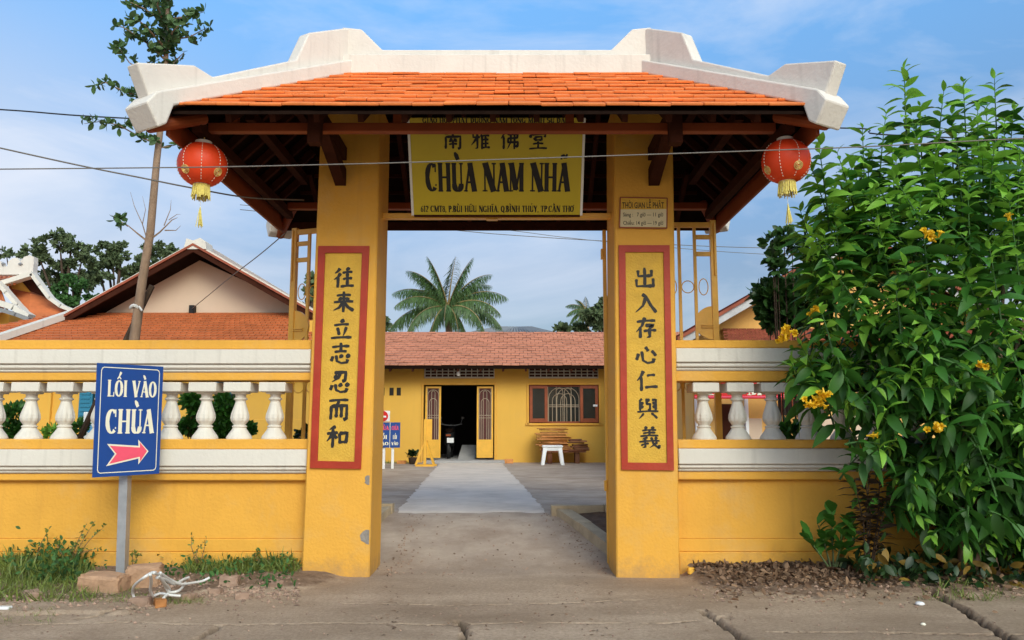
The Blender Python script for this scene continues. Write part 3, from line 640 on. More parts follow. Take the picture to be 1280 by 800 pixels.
# back and side slopes
m = MB()
for k in range(ROWS):
    f0 = k/ROWS; f1 = (k+1.25)/ROWS
    for s in (-1, 1):          # sides
        xo0 = HW-(HW-RH)*f0; xo1 = HW-(HW-RH)*min(f1, 1); yh = 1.66*(1-f0); nn = max(2, int(2*yh/.25))
        for i in range(nn):
            a = -yh+2*yh*i/nn+.003; b = -yh+2*yh*(i+1)/nn-.003
            z0 = 3.75+1.03*f0; z1 = 3.75+1.03*min(f1, 1)
            m.hexa([(X0+s*xo0, RY+a, z0), (X0+s*xo0, RY+b, z0), (X0+s*xo1, RY+b, z1-.02), (X0+s*xo1, RY+a, z1-.02),
                    (X0+s*xo0, RY+a, z0+.018), (X0+s*xo0, RY+b, z0+.018), (X0+s*xo1, RY+b, z1-.006), (X0+s*xo1, RY+a, z1-.006)])
    hw = HW-(HW-RH)*f0; nn = int(2*hw/.25); y0 = 2*RY-(EAVE_Y+1.7*f0); y1 = 2*RY-(EAVE_Y+1.7*min(f1,1))
    for i in range(nn):
        a = -hw+2*hw*i/nn+.003; b = -hw+2*hw*(i+1)/nn-.003; z0 = 3.75+1.03*f0; z1 = 3.75+1.03*min(f1,1)
        m.hexa([(X0+a,y0,z0),(X0+b,y0,z0),(X0+b,y1,z1-.02),(X0+a,y1,z1-.02),(X0+a,y0,z0+.018),(X0+b,y0,z0+.018),(X0+b,y1,z1-.006),(X0+a,y1,z1-.006)])
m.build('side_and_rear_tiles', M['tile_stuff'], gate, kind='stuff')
# deck boards
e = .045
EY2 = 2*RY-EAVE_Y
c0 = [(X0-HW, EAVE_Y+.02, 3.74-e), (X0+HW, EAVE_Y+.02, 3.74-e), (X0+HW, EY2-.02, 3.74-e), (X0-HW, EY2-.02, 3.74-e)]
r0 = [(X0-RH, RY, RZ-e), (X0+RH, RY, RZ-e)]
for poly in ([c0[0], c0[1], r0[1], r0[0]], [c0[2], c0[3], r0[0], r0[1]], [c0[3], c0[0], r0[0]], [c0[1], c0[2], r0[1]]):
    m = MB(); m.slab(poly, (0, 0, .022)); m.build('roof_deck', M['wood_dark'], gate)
# ridge
m = MB(); m.cbox(X0-RH-.02, X0+RH+.02, RY-.13, RY+.13, 4.68, 4.925, .008); m.build('ridge_base', M['ridge'], gate)
def ridge_web():
    m = MB(); f = lambda x: X0+x
    poly = [(f(-RH-.03),4.9),(f(-RH-.03),5.235),(f(-RH+.16),5.215),(f(-RH+.37),5.0),(f(RH-.37),5.0),(f(RH-.16),5.215),(f(RH+.03),5.235),(f(RH+.03),4.9)]
    m.prism(poly, RY-.075, RY+.075); return m
soften(ridge_web().build('ridge_web', M['ridge'], gate))
for sx in (-1, 1):
    for sy in (-1, 1):
        Rr = Vector((X0+sx*RH, RY, 0)); D = Vector((sx*1.22, sy*1.95, 0)); ln_ = D.length; D /= ln_; Nn = Vector((-D.y, D.x, 0))
        def hp(d, z, w):
            if sx > 0 and d > .3: z += .05*(d-.3)/1.9; d = .3+(d-.3)*.955
            p = Rr + D*d + Nn*w; return (p.x, p.y, z)
        web = [(-.02,4.78),(-.02,5.233),(.10,5.20),(.56,4.955),(.70,4.635),(1.58,4.135),(1.76,4.165),(2.25,3.995),(2.10,3.70),(1.9,3.80)]
        m = MB(); m.slab([hp(d, z, -.067) for d, z in web], Nn*.134); soften(m.build('hip_web', M['ridge'], gate))
        base = [(-.05,4.79),(-.05,4.93),(2.12,3.80),(2.20,3.69),(2.09,3.53),(2.02,3.58),(1.97,3.74)]
        m = MB(); m.slab([hp(d, z, -.14) for d, z in base], Nn*.28); soften(m.build('hip_base', M['ridge'], gate))
        m = MB(); m.tube([hp(1.6, 3.79, 0), hp(2.08, 3.565, 0)], .052, 12); m.build('hip_end_tile', M['fascia'], gate)
# side fascia boards, orange brown
for s in (-1, 1):
    m = MB(); x = X0+s*(HW-.03); m.cbox(x-.014, x+.014, EAVE_Y+.10, EY2-.10, 3.555, 3.745, .004); m.build('fascia_board', M['fascia'], gate)
    for k in range(3):
        pass
m = MB(); m.cbox(X0-HW+.05, X0+HW-.05, EY2-.05, EY2-.02, 3.60, 3.70, .004); m.build('fascia_board', M['wood'], gate)
# rafters
for s in (-1, 1):
    for i in range(-7, 8):
        x = i*.345; 
        top = RY-.06 if abs(x) < RH else RY-.06-(abs(x)-RH)/(HW-RH)*1.7
        if top < EAVE_Y+.25: continue
        ya, yb = EAVE_Y+.12, top
        za, zb = rz(ya)-.115, rz(yb)-.115
        if s > 0: ya, yb = 2*RY-ya, 2*RY-yb
        m = MB(); m.bar((X0+x, ya, za), (X0+x, yb, zb), .045, .075); m.build('rafter', M['wood'], gate)
    for i in range(-4, 5):
        y = i*.33; top = RH+.04 if abs(y) < .02 else HW-(HW-RH)*(1-abs(y)/1.7)*1.0
        f = 1-abs(y)/1.7
        xa, xb = HW-.12, HW-(HW-RH)*f+.05
        if xa-xb < .12: continue
        za = 3.75+1.03*(HW-xa)/(HW-RH)-.12; zb = 3.75+1.03*(HW-xb)/(HW-RH)-.12
        m = MB(); m.bar((X0+s*xa, RY+y, za), (X0+s*xb, RY+y, zb), .045, .07); m.build('rafter', M['wood'], gate)
# battens between rafters and deck, and the long side purlins
for s in (-1, 1):
    for k in range(1, 8):
        f = k/8; y = RY + s*1.7*(1-f); hw = HW-(HW-RH)*f-.05; z = 3.75+1.03*f-.066
        m = MB(); m.bar((X0-hw, y, z), (X0+hw, y, z), .04, .022, up=(0,1,0)); m.build('batten', M['wood'], gate)
    for f in (.16, .42, .68):
        x = X0+s*(HW-(HW-RH)*f); yh = 1.7*(1-f)-.04; z = 3.75+1.03*f-.20
        m = MB(); m.bar((x, RY-yh, z), (x, RY+yh, z), .075, .095); m.build('purlin', M['wood'], gate)
# front and rear eave purlins with short posts
pz0, pz1 = Zat(166, 6.5), Zat(155.5, 6.5)
for yy in (6.5, 2*RY-6.5):
    m = MB(); m.cbox(Xat(262,160,6.5), Xat(968,160,6.5), yy-.04, yy+.04, pz0, pz1, .004); m.build('purlin', M['fascia'], gate)
for px in (293, 497, 712, 945):
    x = Xat(px, 152, 6.5); m = MB(); m.cbox(x-.035, x+.035, 6.47, 6.53, pz1, rz(6.5)-.10, .003); m.build('purlin_post', M['fascia'], gate)
# brackets on the pillars
for x in (-1.60, 1.325):
    for s in (-1, 1):
        y0 = YF+.02 if s < 0 else YB-.02; yo = 6.42 if s < 0 else 2*RY-6.42
        m = MB(); m.bar((x, y0, pz1+.05), (x, yo, pz1+.05), .10, .12); m.build('bracket_beam', M['wood'], gate)
        m = MB(); zq = Zat(233, YF); m.slab([(x-.05, y0, zq),(x-.05, y0, zq+.16),(x-.05, yo+(-s)*.28, pz1),(x-.05, yo+(-s)*.10, pz1)], (.10, 0, 0)); m.build('bracket_strut', M['wood'], gate)
        m = MB(); m.cbox(x-.052, x+.052, min(yo,yo+s*.10), max(yo,yo+s*.10), 3.58, pz1+.08, .004); m.build('bracket_post', M['wood'], gate)
# lintel between the pillars
z0, z1 = Zat(274, 7.70), Zat(267.5, 7.70)
m = MB(); m.cbox(eL(461.5,474,3.4)-.02, eR(770.5,767.7,3.4)+.02, 7.66, 7.74, z0, z1, .004); m.build('lintel', M['gate_paint'], gate)
m = MB(); c = at(615, 274, 7.6); m.cbox(c.x-.055, c.x+.055, 7.58, 7.66, z0-.03, z0+.03, .004); m.build('lintel_block', M['gate_paint'], gate)
# door posts and hinges fixed to the pillars
xl = Xat(473, 560, 8.03); m = MB(); m.cbox(xl-.03, xl+.012, 8.0, 8.06, .02, Zat(288, 8.03), .004); dp = m.build('door_post', M['gate_paint'], gate)
xr = Xat(757.5, 560, 8.03); m = MB(); m.cbox(xr-.004, xr+.03, 8.0, 8.06, .02, Zat(288, 8.03), .004); dp2 = m.build('door_post', M['gate_paint'], gate)
for post, xx in ((dp, xl+.014), (dp2, xr-.012)):
    for zz in (.75, Zat(318, 8.03)):
        m = MB(); m.cbox(xx-.012, xx+.012, 7.985, 8.05, zz-.05, zz+.05, .003); m.build('hinge', M['gate_paint'], post)

# ------------------------------------------------------------------ name board hung in the gateway
b0 = at(620, 268.5, 7.42); tilt = None
bt = at(620, 147, 6.97)
Sa = Vector((0, bt.y-b0.y, bt.z-b0.z)); Sh = Sa.length; Sa.normalize(); Sn = Vector((0, -Sa.z, Sa.y))
def sgn(px, py):
    """photo pixel -> (u, v) on the tilted board"""
    o = Vector((0,0,CZ)); d = at(px, py, 1.0) - o
    base = Vector((0, b0.y, b0.z)); t = (base-o).dot(Sn)/d.dot(Sn); p = o+d*t
    return p.x, (p-base).dot(Sa)
def smap(u, v, h): p = Vector((u, b0.y, b0.z)) + Sa*v + Sn*h; return (p.x, p.y, p.z)
nb = thing('name_board', 'large yellow pagoda name board with black capitals hanging between the pillar tops', 'sign', (X0, b0.y, b0.z))
u0 = sgn(517.5, 268)[0]; u1 = sgn(725, 268)[0]; vtop = sgn(620, 147.5)[1]
m = MB(); m.slab([smap(u0, 0, 0), smap(u1, 0, 0), smap(u1, vtop, 0), smap(u0, vtop, 0)], Sn*-.03); m.build('board_face', M['sign_yellow'], nb)
for a, b in ((u0-.022, u0), (u1, u1+.022)):
    m = MB(); m.slab([smap(a, -.005, .008), smap(b, -.005, .008), smap(b, vtop, .008), smap(a, vtop, .008)], Sn*-.045); m.build('board_edge', M['sign_white'], nb)
m = MB(); m.slab([smap(u0, -.02, .006), smap(u1, -.02, .006), smap(u1, 0, .006), smap(u0, 0, .006)], Sn*-.045); m.build('board_edge', M['wood'], nb)
def signtext(text, x0, x1, yb, yt, bold=1.0, name='lettering', mp_=smap, f=sgn, par=None, mt=None, lift=.002):
    m = MB(); a, v0 = f(x0, yb); b, _ = f(x1, yb); _, v1 = f((x0+x1)/2, yt)
    serif_text(m, text, a, b, v0, v1, mp_, lift, bold); m.build(name, mt or M['ink'], par or nb)
signtext('CHÙA NAM NHÃ', 533, 712, 239.5, 203.5, 1.32)
signtext('612 CMT8, P.BÙI HỮU NGHĨA, Q.BÌNH THỦY, TP.CẦN THƠ', 526, 717, 265, 257, 1.15, 'address_lettering')
signtext('GIÁO HỘI PHẬT ĐƯỜNG NAM TÔNG MINH SƯ ĐẠO', 528, 711, 153.5, 147.2, 1.15, 'top_lettering')
for ch, x in (('南',566),('雅',600.5),('佛',637.5),('堂',672.5)):
    u, v = sgn(x, 175); m = MB(); brush(m, ch, u, v, .175, smap); m.build('brush_character', M['ink'], nb)
for x in (540, 700):
    p = smap(sgn(x,160)[0], vtop-.02, -.03); m = MB(); m.tube([p, (p[0], p[1]+.15, rz(7.1)-.12)], .006, 5); m.build('hanging_wire', M['wire'], nb)

# ------------------------------------------------------------------ opening-hours plaque
pq = thing('hours_plaque', 'small yellow plaque with service hours high on the right pillar', 'sign', (at(804,266,YF).x, YF, at(804,285,YF).z))
P = [at(x, y, YF) for x, y in ((775,247.5),(833.5,248.5),(833,286),(774,285))]
m = MB(); m.slab([(p.x, YF-.018, p.z) for p in P], (0, .016, 0)); m.build('plaque_face', M['panel'], pq)
M['plaque_pale'] = mat('pale_sticker', (.66,.55,.32), .6, .06, 5, 0)
P = [at(x, y, YF) for x, y in ((775.5,262.5),(833.5,262),(832.5,284.5),(774.8,284))]
m = MB(); m.slab([(p.x, YF-.0205, p.z) for p in P], (0, .002, 0)); m.build('sticker', M['plaque_pale'], pq)
P = [at(x, y, YF) for x, y in ((775,247.5),(833.5,248.5),(833,286),(774,285))]
m = MB()
for i in range(4):
    a, b = P[i], P[(i+1) % 4]; m.bar((a.x, YF-.02, a.z), (b.x, YF-.02, b.z), .010, .010, up=(0,1,0))
m.build('plaque_rim', M['brown_frame'], pq)
def text_obj(name, body, x0, x1, yb, yt, parent, mt, plane_y=None, bold=.0):
    c = bpy.data.curves.new(name, 'FONT'); c.body = body; c.size = 1; c.offset = bold; c.resolution_u = 2
    o = bpy.data.objects.new(name, c); COL.objects.link(o); bpy.context.view_layer.update()
    me = bpy.data.meshes.new_from_object(o.evaluated_get(bpy.context.evaluated_depsgraph_get()))
    bpy.data.objects.remove(o); 
    vs2 = [v.co.copy() for v in me.vertices]; fx = [v.x for v in vs2]; a, b = min(fx), max(fx)
    A = at(x0, yb, plane_y); B = at(x1, yb, plane_y); Tp = at(x0, yt, plane_y); off = WL(parent)
    for v in me.vertices:
        f = (v.co.x-a)/(b-a); v.co = Vector((A.x+(B.x-A.x)*f, plane_y, A.z+(B.z-A.z)*f+(Tp.z-A.z)*v.co.y/.73)) - off
    me.materials.clear(); me.materials.append(mt); me.name = name
    o = bpy.data.objects.new(name, me); COL.objects.link(o); o.parent = parent; return o
text_obj('plaque_heading', 'THỜI GIAN LỄ PHẬT', 778, 830, 260, 252.5, pq, M['ink'], YF-.0195, .012)
text_obj('plaque_lines', 'Sáng :   7 giờ — 11 giờ', 779, 829, 270.5, 265.5, pq, M['ink'], YF-.0225, .005)
text_obj('plaque_lines', 'Chiều: 14 giờ — 19 giờ', 779, 829, 281, 276, pq, M['ink'], YF-.0225, .005)

# ------------------------------------------------------------------ gate leaves folded back behind the walls
def gate_leaf(name, label, hx, hy, w, ang_, side):
    """side +1 opens to the right. built along local +X then turned"""
    g = thing(name, label, 'gate leaf', (hx, hy, 0))
    zt = Zat(279, 8.15); st = .045
    cs, sn = math.cos(ang_), math.sin(ang_)
    def lp(u, d, z): return (hx+side*(u*cs - d*sn), hy+u*sn+d*cs, z)
    def bx(nm, u0, u1, z0, z1, d=.02, par=None, mt='gate_paint'):
        m = MB(); m.hexa([lp(u0,-d,z0),lp(u1,-d,z0),lp(u1,d,z0),lp(u0,d,z0),lp(u0,-d,z1),lp(u1,-d,z1),lp(u1,d,z1),lp(u0,d,z1)]); return m.build(nm, M[mt], par or g)
    zb = .10
    bx('stile', 0, st, zb, zt+.02, .022); outer = bx('stile', w-st*1.3, w, zb, zt+.02, .026)
    bx('rail', st, w-st*1.3, zt-.05, zt, .019); bx('rail', st, w-st*1.3, 1.02, 1.07, .019); bx('rail', st, w-st*1.3, zb, zb+.06, .019)
    bx('kick_plate', st, w-st*1.3, zb+.06, 1.02, .006)
    nb_ = 6
    for i in range(1, nb_):
        u = st+(w-st*2.3)*i/nb_; bx('bar', u-.015, u+.015, 1.07, zt-.05, .013)
    for zr in (Zat(359, 8.15), ):
        for i in range(nb_):
            u = st+(w-st*2.3)*(i+.5)/nb_; m = MB(); r = .062
            m.tube([lp(u+r*math.cos(2*math.pi*k/18)*(.75 if i % 2 else 1), 0, zr+r*math.sin(2*math.pi*k/18)*(1.35 if i % 2 else 1)) for k in range(19)], .005, 5, False); m.build('scroll_ring', M['gate_paint'], g)
            m = MB(); m.tube([lp(u+r*math.cos(2*math.pi*k/18), 0, 1.72+r*math.sin(2*math.pi*k/18)) for k in range(19)], .005, 5, False); m.build('scroll_ring', M['gate_paint'], g)
    # D-shaped lock plate on the outer stile
    zc = Zat(404, 8.15); rr = .17; pts = [(w-st*1.2, zc-rr)] + [(w-st*1.2-rr*1.05*math.sin(math.pi*k/12), zc-rr*math.cos(math.pi*k/12)) for k in range(1, 12)] + [(w-st*1.2, zc+rr)]
    m = MB(); m.slab([lp(u, -.015, z) for u, z in pts], Vector(lp(0,.03,0))-Vector(lp(0,0,0))); lpz = m.build('lock_plate', M['gate_paint'], g)
    for dz in (0.0, -.02): 
        m = MB(); m.slab([lp(w-st*1.2-.12, -.03, zc-.03+dz),lp(w, -.03, zc-.03+dz),lp(w,-.03,zc-.02+dz),lp(w-st*1.2-.12,-.03,zc-.02+dz)], Vector(lp(0,.01,0))-Vector(lp(0,0,0))); m.build('bolt', M['gate_paint'], lpz)
    for zz in (Zat(297, 8.15), Zat(318, 8.15)):
        bx('cross_piece', w-.20, w-st, zz-.022, zz+.022, .014)
    m = MB(); m.tube([lp(w-.02, -.03, Zat(280,8.15)), lp(w-.02, -.03, Zat(345,8.15))], .012, 6); m.build('drop_bolt', M['gate_paint'], g)
    return g
hxr = Xat(768, 500, 8.15); gate_leaf('gate_leaf', 'yellow barred gate leaf folded open behind the right pillar', hxr, 8.13, Xat(900.5,500,8.15)-hxr, 0, 1)
hxl = Xat(466, 500, 8.15); gate_leaf('gate_leaf', 'yellow barred gate leaf standing ajar behind the left pillar', hxl, 8.13, 1.0, R(20), -1)

# ------------------------------------------------------------------ boundary walls with balustrades
BAL = [(.118,0),(.118,.03),(.112,.07),(.094,.13),(.072,.20),(.060,.245),(.068,.265),(.068,.285),(.052,.305),(.064,.34),(.086,.40),(.094,.46),(.088,.54),(.070,.65),(.054,.75),(.046,.82),(.050,.845),(.064,.865),(.064,.885),(.050,.91),(.048,.95),(.056,1.0)]
def baluster_mesh():
    m = MB(); h = Zat(477.5, 7.5)-Zat(549, 7.5); k = h-.10
    lobes = [0,0,.03,.05,.03,0,0,0,0,.06,.13,.16,.13,.08,.03,0,0,0,0,0,0,0]
    m.lathe([(r*.98, z*k) for r, z in BAL], (0,0,0), 24, lobes)
    m.cbox(-.07,.07,-.07,.07, h-.105, h-.085,.004)
    m.cbox(-.125,.125,-.125,.125, h-.088, h-.002,.006)
    me = m.mesh('baluster'); me.materials.append(M['white'])
    import bmesh
    bm = bmesh.new(); bm.from_mesh(me); bmesh.ops.recalc_face_normals(bm, faces=bm.faces); bm.to_mesh(me); bm.free()
    return me
bmesh_ = baluster_mesh()
def wall(name, label, x0, x1, cols, rows, shade=0):
    w = thing(name, label, 'wall', ((x0+x1)/2, 7.6, 0))
    r = rows; Z = lambda y, Y: Zat(y, Y)
    def seg(nm, yt, yb, Yf, Yb_, mt, b=.006, zt=None, zb=None):
        m = MB(); a = Z(yt, Yf) if zt is None else zt; c = Z(yb, Yf) if zb is None else zb
        m.cbox(x0, x1, Yf, Yb_, c, a, b); return m.build(nm, M[mt], w)
    zz = [Z(v, 7.5) for v in r]
    # r: cap top, cap bottom, white bottom, beam bottom, sill top, sill bottom, band bottom, strip bottom
    seg('coping', 0,0, 7.47, 7.80, 'yellow', .01, zz[0], zz[1]+.001)
    seg('white_band', 0,0, 7.435, 7.78, 'white', .006, zz[1], zz[2]+.075)
    seg('moulding', 0,0, 7.455, 7.78, 'white', .012, zz[2]+.074, zz[2]+.03)
    seg('moulding', 0,0, 7.475, 7.78, 'white', .012, zz[2]+.029, zz[2])
    seg('top_beam', 0,0, 7.49, 7.77, 'yellow', .006, zz[2]-.001, zz[3])
    seg('sill', 0,0, 7.47, 7.79, 'yellow', .008, zz[4], zz[5])
    seg('white_band', 0,0, 7.44, 7.78, 'white', .006, zz[5]-.001, zz[6]+.065)
    seg('moulding', 0,0, 7.46, 7.78, 'white', .012, zz[6]+.064, zz[6]+.025)
    seg('moulding', 0,0, 7.48, 7.78, 'white', .012, zz[6]+.024, zz[6])
    seg('strip', 0,0, 7.50, 7.77, 'yellow', .01, zz[6]-.001, zz[7])
    zs1, zs2 = Z(673.5, 7.55), Z(690, 7.54)
    seg('wall_face', 0,0, 7.56, 7.76, 'yellow', .004, zz[7]-.001, zs1+.001)
    seg('plinth', 0,0, 7.545, 7.765, 'yellow', .006, zs1, zs2+.001)
    seg('plinth', 0,0, 7.53, 7.77, 'yellow', .006, zs2, -.3)
    for px in cols:
        inst(bmesh_, 'baluster', w, (Xat(px, 520, 7.62)+random.uniform(-.004,.004), 7.62, zz[4]), (0,0,random.uniform(-.05,.05)), (random.uniform(.97,1.03),)*2+(1,))
    return w
wl = wall('boundary_wall', 'yellow and white balustrade wall left of the gate behind the blue sign', Xat(-260,500,7.5), -1.84, [-138,-94,-50,-6,38,82,126,170,214,257,300,344], (425.5,437.5,465.5,475.5,549,561.5,591.5,601))
wr = wall('boundary_wall', 'yellow and white balustrade wall right of the gate behind the flowering bush', 1.50, Xat(1560,500,7.5), [880,922,965,1009,1053,1097,1141,1185,1229,1273,1317,1361,1405,1449,1493,1537], (425.5,436,463.5,476.5,549.5,560.5,589,600))

# ------------------------------------------------------------------ red lanterns
def lantern():
    g = thing('red_lantern', '', 'lantern', (0,0,0), 'round red lanterns hung from the gate eaves')
    r, h = .192, .135; m = MB(); prof = []; 
    for k in range(33):
        t = -1+2*k/32; a = t*1.18; rr = r*math.cos(a)**.86; prof.append((rr + (.0035 if k % 2 else 0), .165*math.sin(a)/math.sin(1.18)))
    m.lathe(prof, (0,0,0), 32); b = m.build('lantern_body', M['red_lantern'], g, True)
    for k in range(8):
        a = 2*math.pi*(k+.42)/8; m = MB(); pts = []
        for q in range(2, 31):
            rr, z = prof[q]; rr = r*math.cos((-1+2*q/32)*1.18)**.86+.005; pts.append((rr*math.cos(a), rr*math.sin(a), z))
        for q in range(0, len(pts)-1, 1):
            if q % 2 == 0 : m.tube([pts[q], pts[q+1]], .0028, 4)
        m.build('seam_stitching', M['cream'], b)
    for k in range(4):     # gold emblem roundels low on the body
        a = 2*math.pi*(k+.5)/4+.35; m = MB()
        for s in (0,1,2):
            cc = []
            for q in range(15):
                u = (.036-.012*s)*math.cos(2*math.pi*q/14); v = (.03-.01*s)*math.sin(2*math.pi*q/14)
                ph = math.asin(max(-1,min(1,(-.085+v)/.168*math.sin(1.18))))
                rr = r*math.cos(ph)**.86+.004; aa = a+u/rr
                cc.append((rr*math.cos(aa), rr*math.sin(aa), -.085+v))
            m.tube(cc, .0045, 4, False)
        m.build('gold_emblem', M['gold'], b)
    m = MB(); m.lathe([(.062,.155),(.066,.158),(.066,.195),(.058,.20)], (0,0,0), 20); m.build('top_cap', M['sign_white'], g)
    m = MB(); m.lathe([(.055,-.192),(.06,-.188),(.06,-.160),(.055,-.156)], (0,0,0), 20); m.build('bottom_cap', M['sign_white'], g)
    m = MB(); rr_ = random.Random(2)
    for k in range(54):
        a = 2*math.pi*k/54; q = .060+rr_.uniform(-.004,.006); l = rr_.uniform(.085,.115); sp = .014*rr_.random()
        m.tube([(q*math.cos(a), q*math.sin(a), -.17), ((q+sp*.5)*math.cos(a), (q+sp*.5)*math.sin(a), -.23), ((q+sp)*math.cos(a), (q+sp)*math.sin(a), -.18-l)], .0045, 4)
    m.build('fringe', M['fringe'], g)
    m = MB(); m.tube([(0,0,-.18),(0,0,-.36)], .002, 4); m.build('tassel_string', M['cream'], g)
    m = MB()
    for k in range(16):
        a = k*2.4; q = .008+.028*rr_.random(); m.tube([(0,0,-.355),(q*.3*math.cos(a)+.002,q*.3*math.sin(a),-.40),(q*math.cos(a)+.008,q*math.sin(a),-.50-.03*rr_.random())], .0032, 4)
    m.build('tassel', M['fringe'], g)
    m = MB(); m.tube([(0,0,.19),(.006,0,.23),(-.006,0,.27),(.004,0,.30),(.02,.0,.318),(.018,0,.335),(0,0,.335)], .0055, 5); m.build('hook', M['gold'], g)
    return g
la = lantern(); la['label'] = 'red round lantern hanging from the left eave corner of the gate'
la.location = at(253, 206, 6.45)
lb = copy_tree(la); lb['label'] = 'red round lantern hanging from the right eave corner beside the bush'
lb.location = at(982.5, 202, 6.45); lb.rotation_euler = (0, 0, R(38))

# ------------------------------------------------------------------ foliage helpers
def rot_to(d, roll=0):
    d = Vector(d).normalized(); q = d.to_track_quat('Y', 'Z'); return q.to_matrix() @ Matrix.Rotation(roll, 3, 'Y')
LEAF_C = {}
def leaf_tpl(kind):
    """template leaf along +Y, length 1: verts, faces"""
    if kind in LEAF_C: return LEAF_C[kind]
    V = []; F = []
    if kind == 'long':      # broad pointed leaf folded along the midrib, drooping
        prof = [(0,.02),(.16,.12),(.38,.185),(.62,.165),(.82,.09),(1,.0)]; droop = .52; fold = .3
    elif kind == 'strip': prof = [(0,.016),(.4,.028),(.8,.018),(1,0)]; droop = .75; fold = .2
    elif kind == 'oval': prof = [(0,.03),(.25,.19),(.55,.26),(.8,.2),(1,.02)]; droop = .15; fold = .25
    elif kind == 'blade': prof = [(0,.03),(.35,.035),(.7,.025),(1,.0)]; droop = .5; fold = 0
    elif kind == 'narrow': prof = [(0,.02),(.3,.11),(.65,.10),(1,0)]; droop = .45; fold = .3
    else: prof = [(0,.05),(.5,.3),(1,.05)]; droop = .1; fold = .2
    for t, w in prof:
        z = -droop*t*t; yy = t*(1-.12*droop*t); f = fold*w
        V += [(-w, yy, z+f), (0, yy, z), (w, yy, z+f)]
    for i in range(len(prof)-1):
        a = i*3; F += [(a, a+1, a+4, a+3), (a+1, a+2, a+5, a+4)]
    LEAF_C[kind] = (np.array(V), F); return LEAF_C[kind]
def leaf_mesh(name, leaves, kind, off=(0,0,0)):
    """leaves: list of (pos, 3x3 matrix, size)"""
    T, F = leaf_tpl(kind); n = len(T); L_ = len(leaves)
    Ms = np.array([np.array(m)*s for _, m, s in leaves]); Ps = np.array([tuple(p) for p, _, _ in leaves]) - np.array(tuple(off))
    V = np.einsum('lij,vj->lvi', Ms, T) + Ps[:, None, :]
    Fa = np.array(F); A = (Fa[None] + (np.arange(L_)*n)[:, None, None]).reshape(-1, 4)
    m = bpy.data.meshes.new(name); m.vertices.add(L_*n); m.vertices.foreach_set('co', V.ravel())
    m.loops.add(A.size); m.loops.foreach_set('vertex_index', A.ravel().astype(np.int32))
    m.polygons.add(len(A)); m.polygons.foreach_set('loop_start', np.arange(0, A.size, 4, dtype=np.int32)); m.polygons.foreach_set('loop_total', np.full(len(A), 4, dtype=np.int32))
    m.update(); return m
def leaf_obj(name, leaves, kind, mt, parent=None, kindtag='stuff'):
    m = leaf_mesh(name, leaves, kind, WL(parent) if parent else (0,0,0)); m.materials.append(mt)
    o = bpy.data.objects.new(name, m); COL.objects.link(o); o.parent = parent
    if kindtag: o['kind'] = kindtag
    return o
def rdir(rr): 
    while True:
        v = Vector((rr.uniform(-1,1), rr.uniform(-1,1), rr.uniform(-1,1)))
        if .05 < v.length < 1: return v.normalized()

# ------------------------------------------------------------------ the house at the end of the path
YH = 23.0
hs_ = thing('yellow_house', 'long low yellow house with salmon tiled roof at the end of the path', 'house', (-.5, YH, .35))
xl_, xr_ = Xat(330, 500, YH), Xat(1180, 500, YH)
ztop = Zat(450, YH)
dl, dr, dt = Xat(529.5,500,YH), Xat(618,500,YH), Zat(481,YH)
wl_, wr_, wt_, wb_ = Xat(661,500,YH), Xat(748.5,500,YH), Zat(481,YH), Zat(529,YH)
v1l, v1r = Xat(530,500,YH), Xat(618,500,YH); v2l, v2r = Xat(661,500,YH), Xat(749,500,YH); vt, vb = Zat(459,YH), Zat(473,YH)
m = MB(); T2 = .2
for a, b, c, d in ((xl_, dl, .3, ztop), (dr, wl_, .3, ztop), (wr_, xr_, .3, ztop), (dl, dr, dt, vb), (dl, dr, vt, ztop), (wl_, wr_, .3, wb_), (wl_, wr_, wt_, vb), (wl_, wr_, vt, ztop)):
    m.box(a, b, YH, YH+T2, c, d)
m.build('wall', M['yellow_back'], hs_)
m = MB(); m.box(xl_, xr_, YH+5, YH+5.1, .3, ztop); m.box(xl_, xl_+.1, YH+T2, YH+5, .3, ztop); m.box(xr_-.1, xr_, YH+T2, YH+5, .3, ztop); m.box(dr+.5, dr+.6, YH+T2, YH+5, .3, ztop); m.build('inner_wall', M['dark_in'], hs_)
m = MB(); m.box(xl_, xr_, YH+T2, YH+5, .30, .42); m.build('floor', M['concrete'], hs_)
# roof: stepped tile courses
ye, yr = 22.25, 25.6; ze, zr = Zat(456.5, ye), Zat(414.5, yr)
rf = MB(); rows = 15; xa, xb = xl_-.4, xr_+.4
for k in range(rows):
    f0, f1 = k/rows, (k+1.15)/rows; n = 84
    for i in range(n):
        a = xa+(xb-xa)*(i+(.5 if k % 2 else 0))/n; b = a+(xb-xa)/n-.012
        zj = random.uniform(-.006,.006)
        y0, y1 = ye+(yr-ye)*f0, ye+(yr-ye)*min(f1,1); z0, z1 = ze+(zr-ze)*f0+zj, ze+(zr-ze)*min(f1,1)+zj
        rf.hexa([(a,y0,z0),(b,y0,z0),(b,y1,z1-.03),(a,y1,z1-.03),(a,y0,z0+.035),(b,y0,z0+.035),(b,y1,z1-.01),(a,y1,z1-.01)])
roofp = MB(); roofp.slab([(xa,ye+.03,ze-.02),(xb,ye+.03,ze-.02),(xb,yr,zr-.02),(xa,yr,zr-.02)], (0,0,-.08)); roofp.slab([(xa,yr,zr-.02),(xb,yr,zr-.02),(xb,yr+3.2,ze),(xa,yr+3.2,ze)], (0,0,-.08))
rp_ = roofp.build('roof', M['wood_dark'], hs_)
rf.build('roof_tiles', M['tile_pink'], rp_, kind='stuff')
for k in range(34):
    x = xa+.3+k*.62; m = MB(); m.bar((x, ye+.05, ze-.13), (x, YH+.1, ze-.13+.75*(zr-ze)/(yr-ye)), .06, .08); 
    if k % 1 == 0: m.build('rafter_end', M['wood'], rp_)
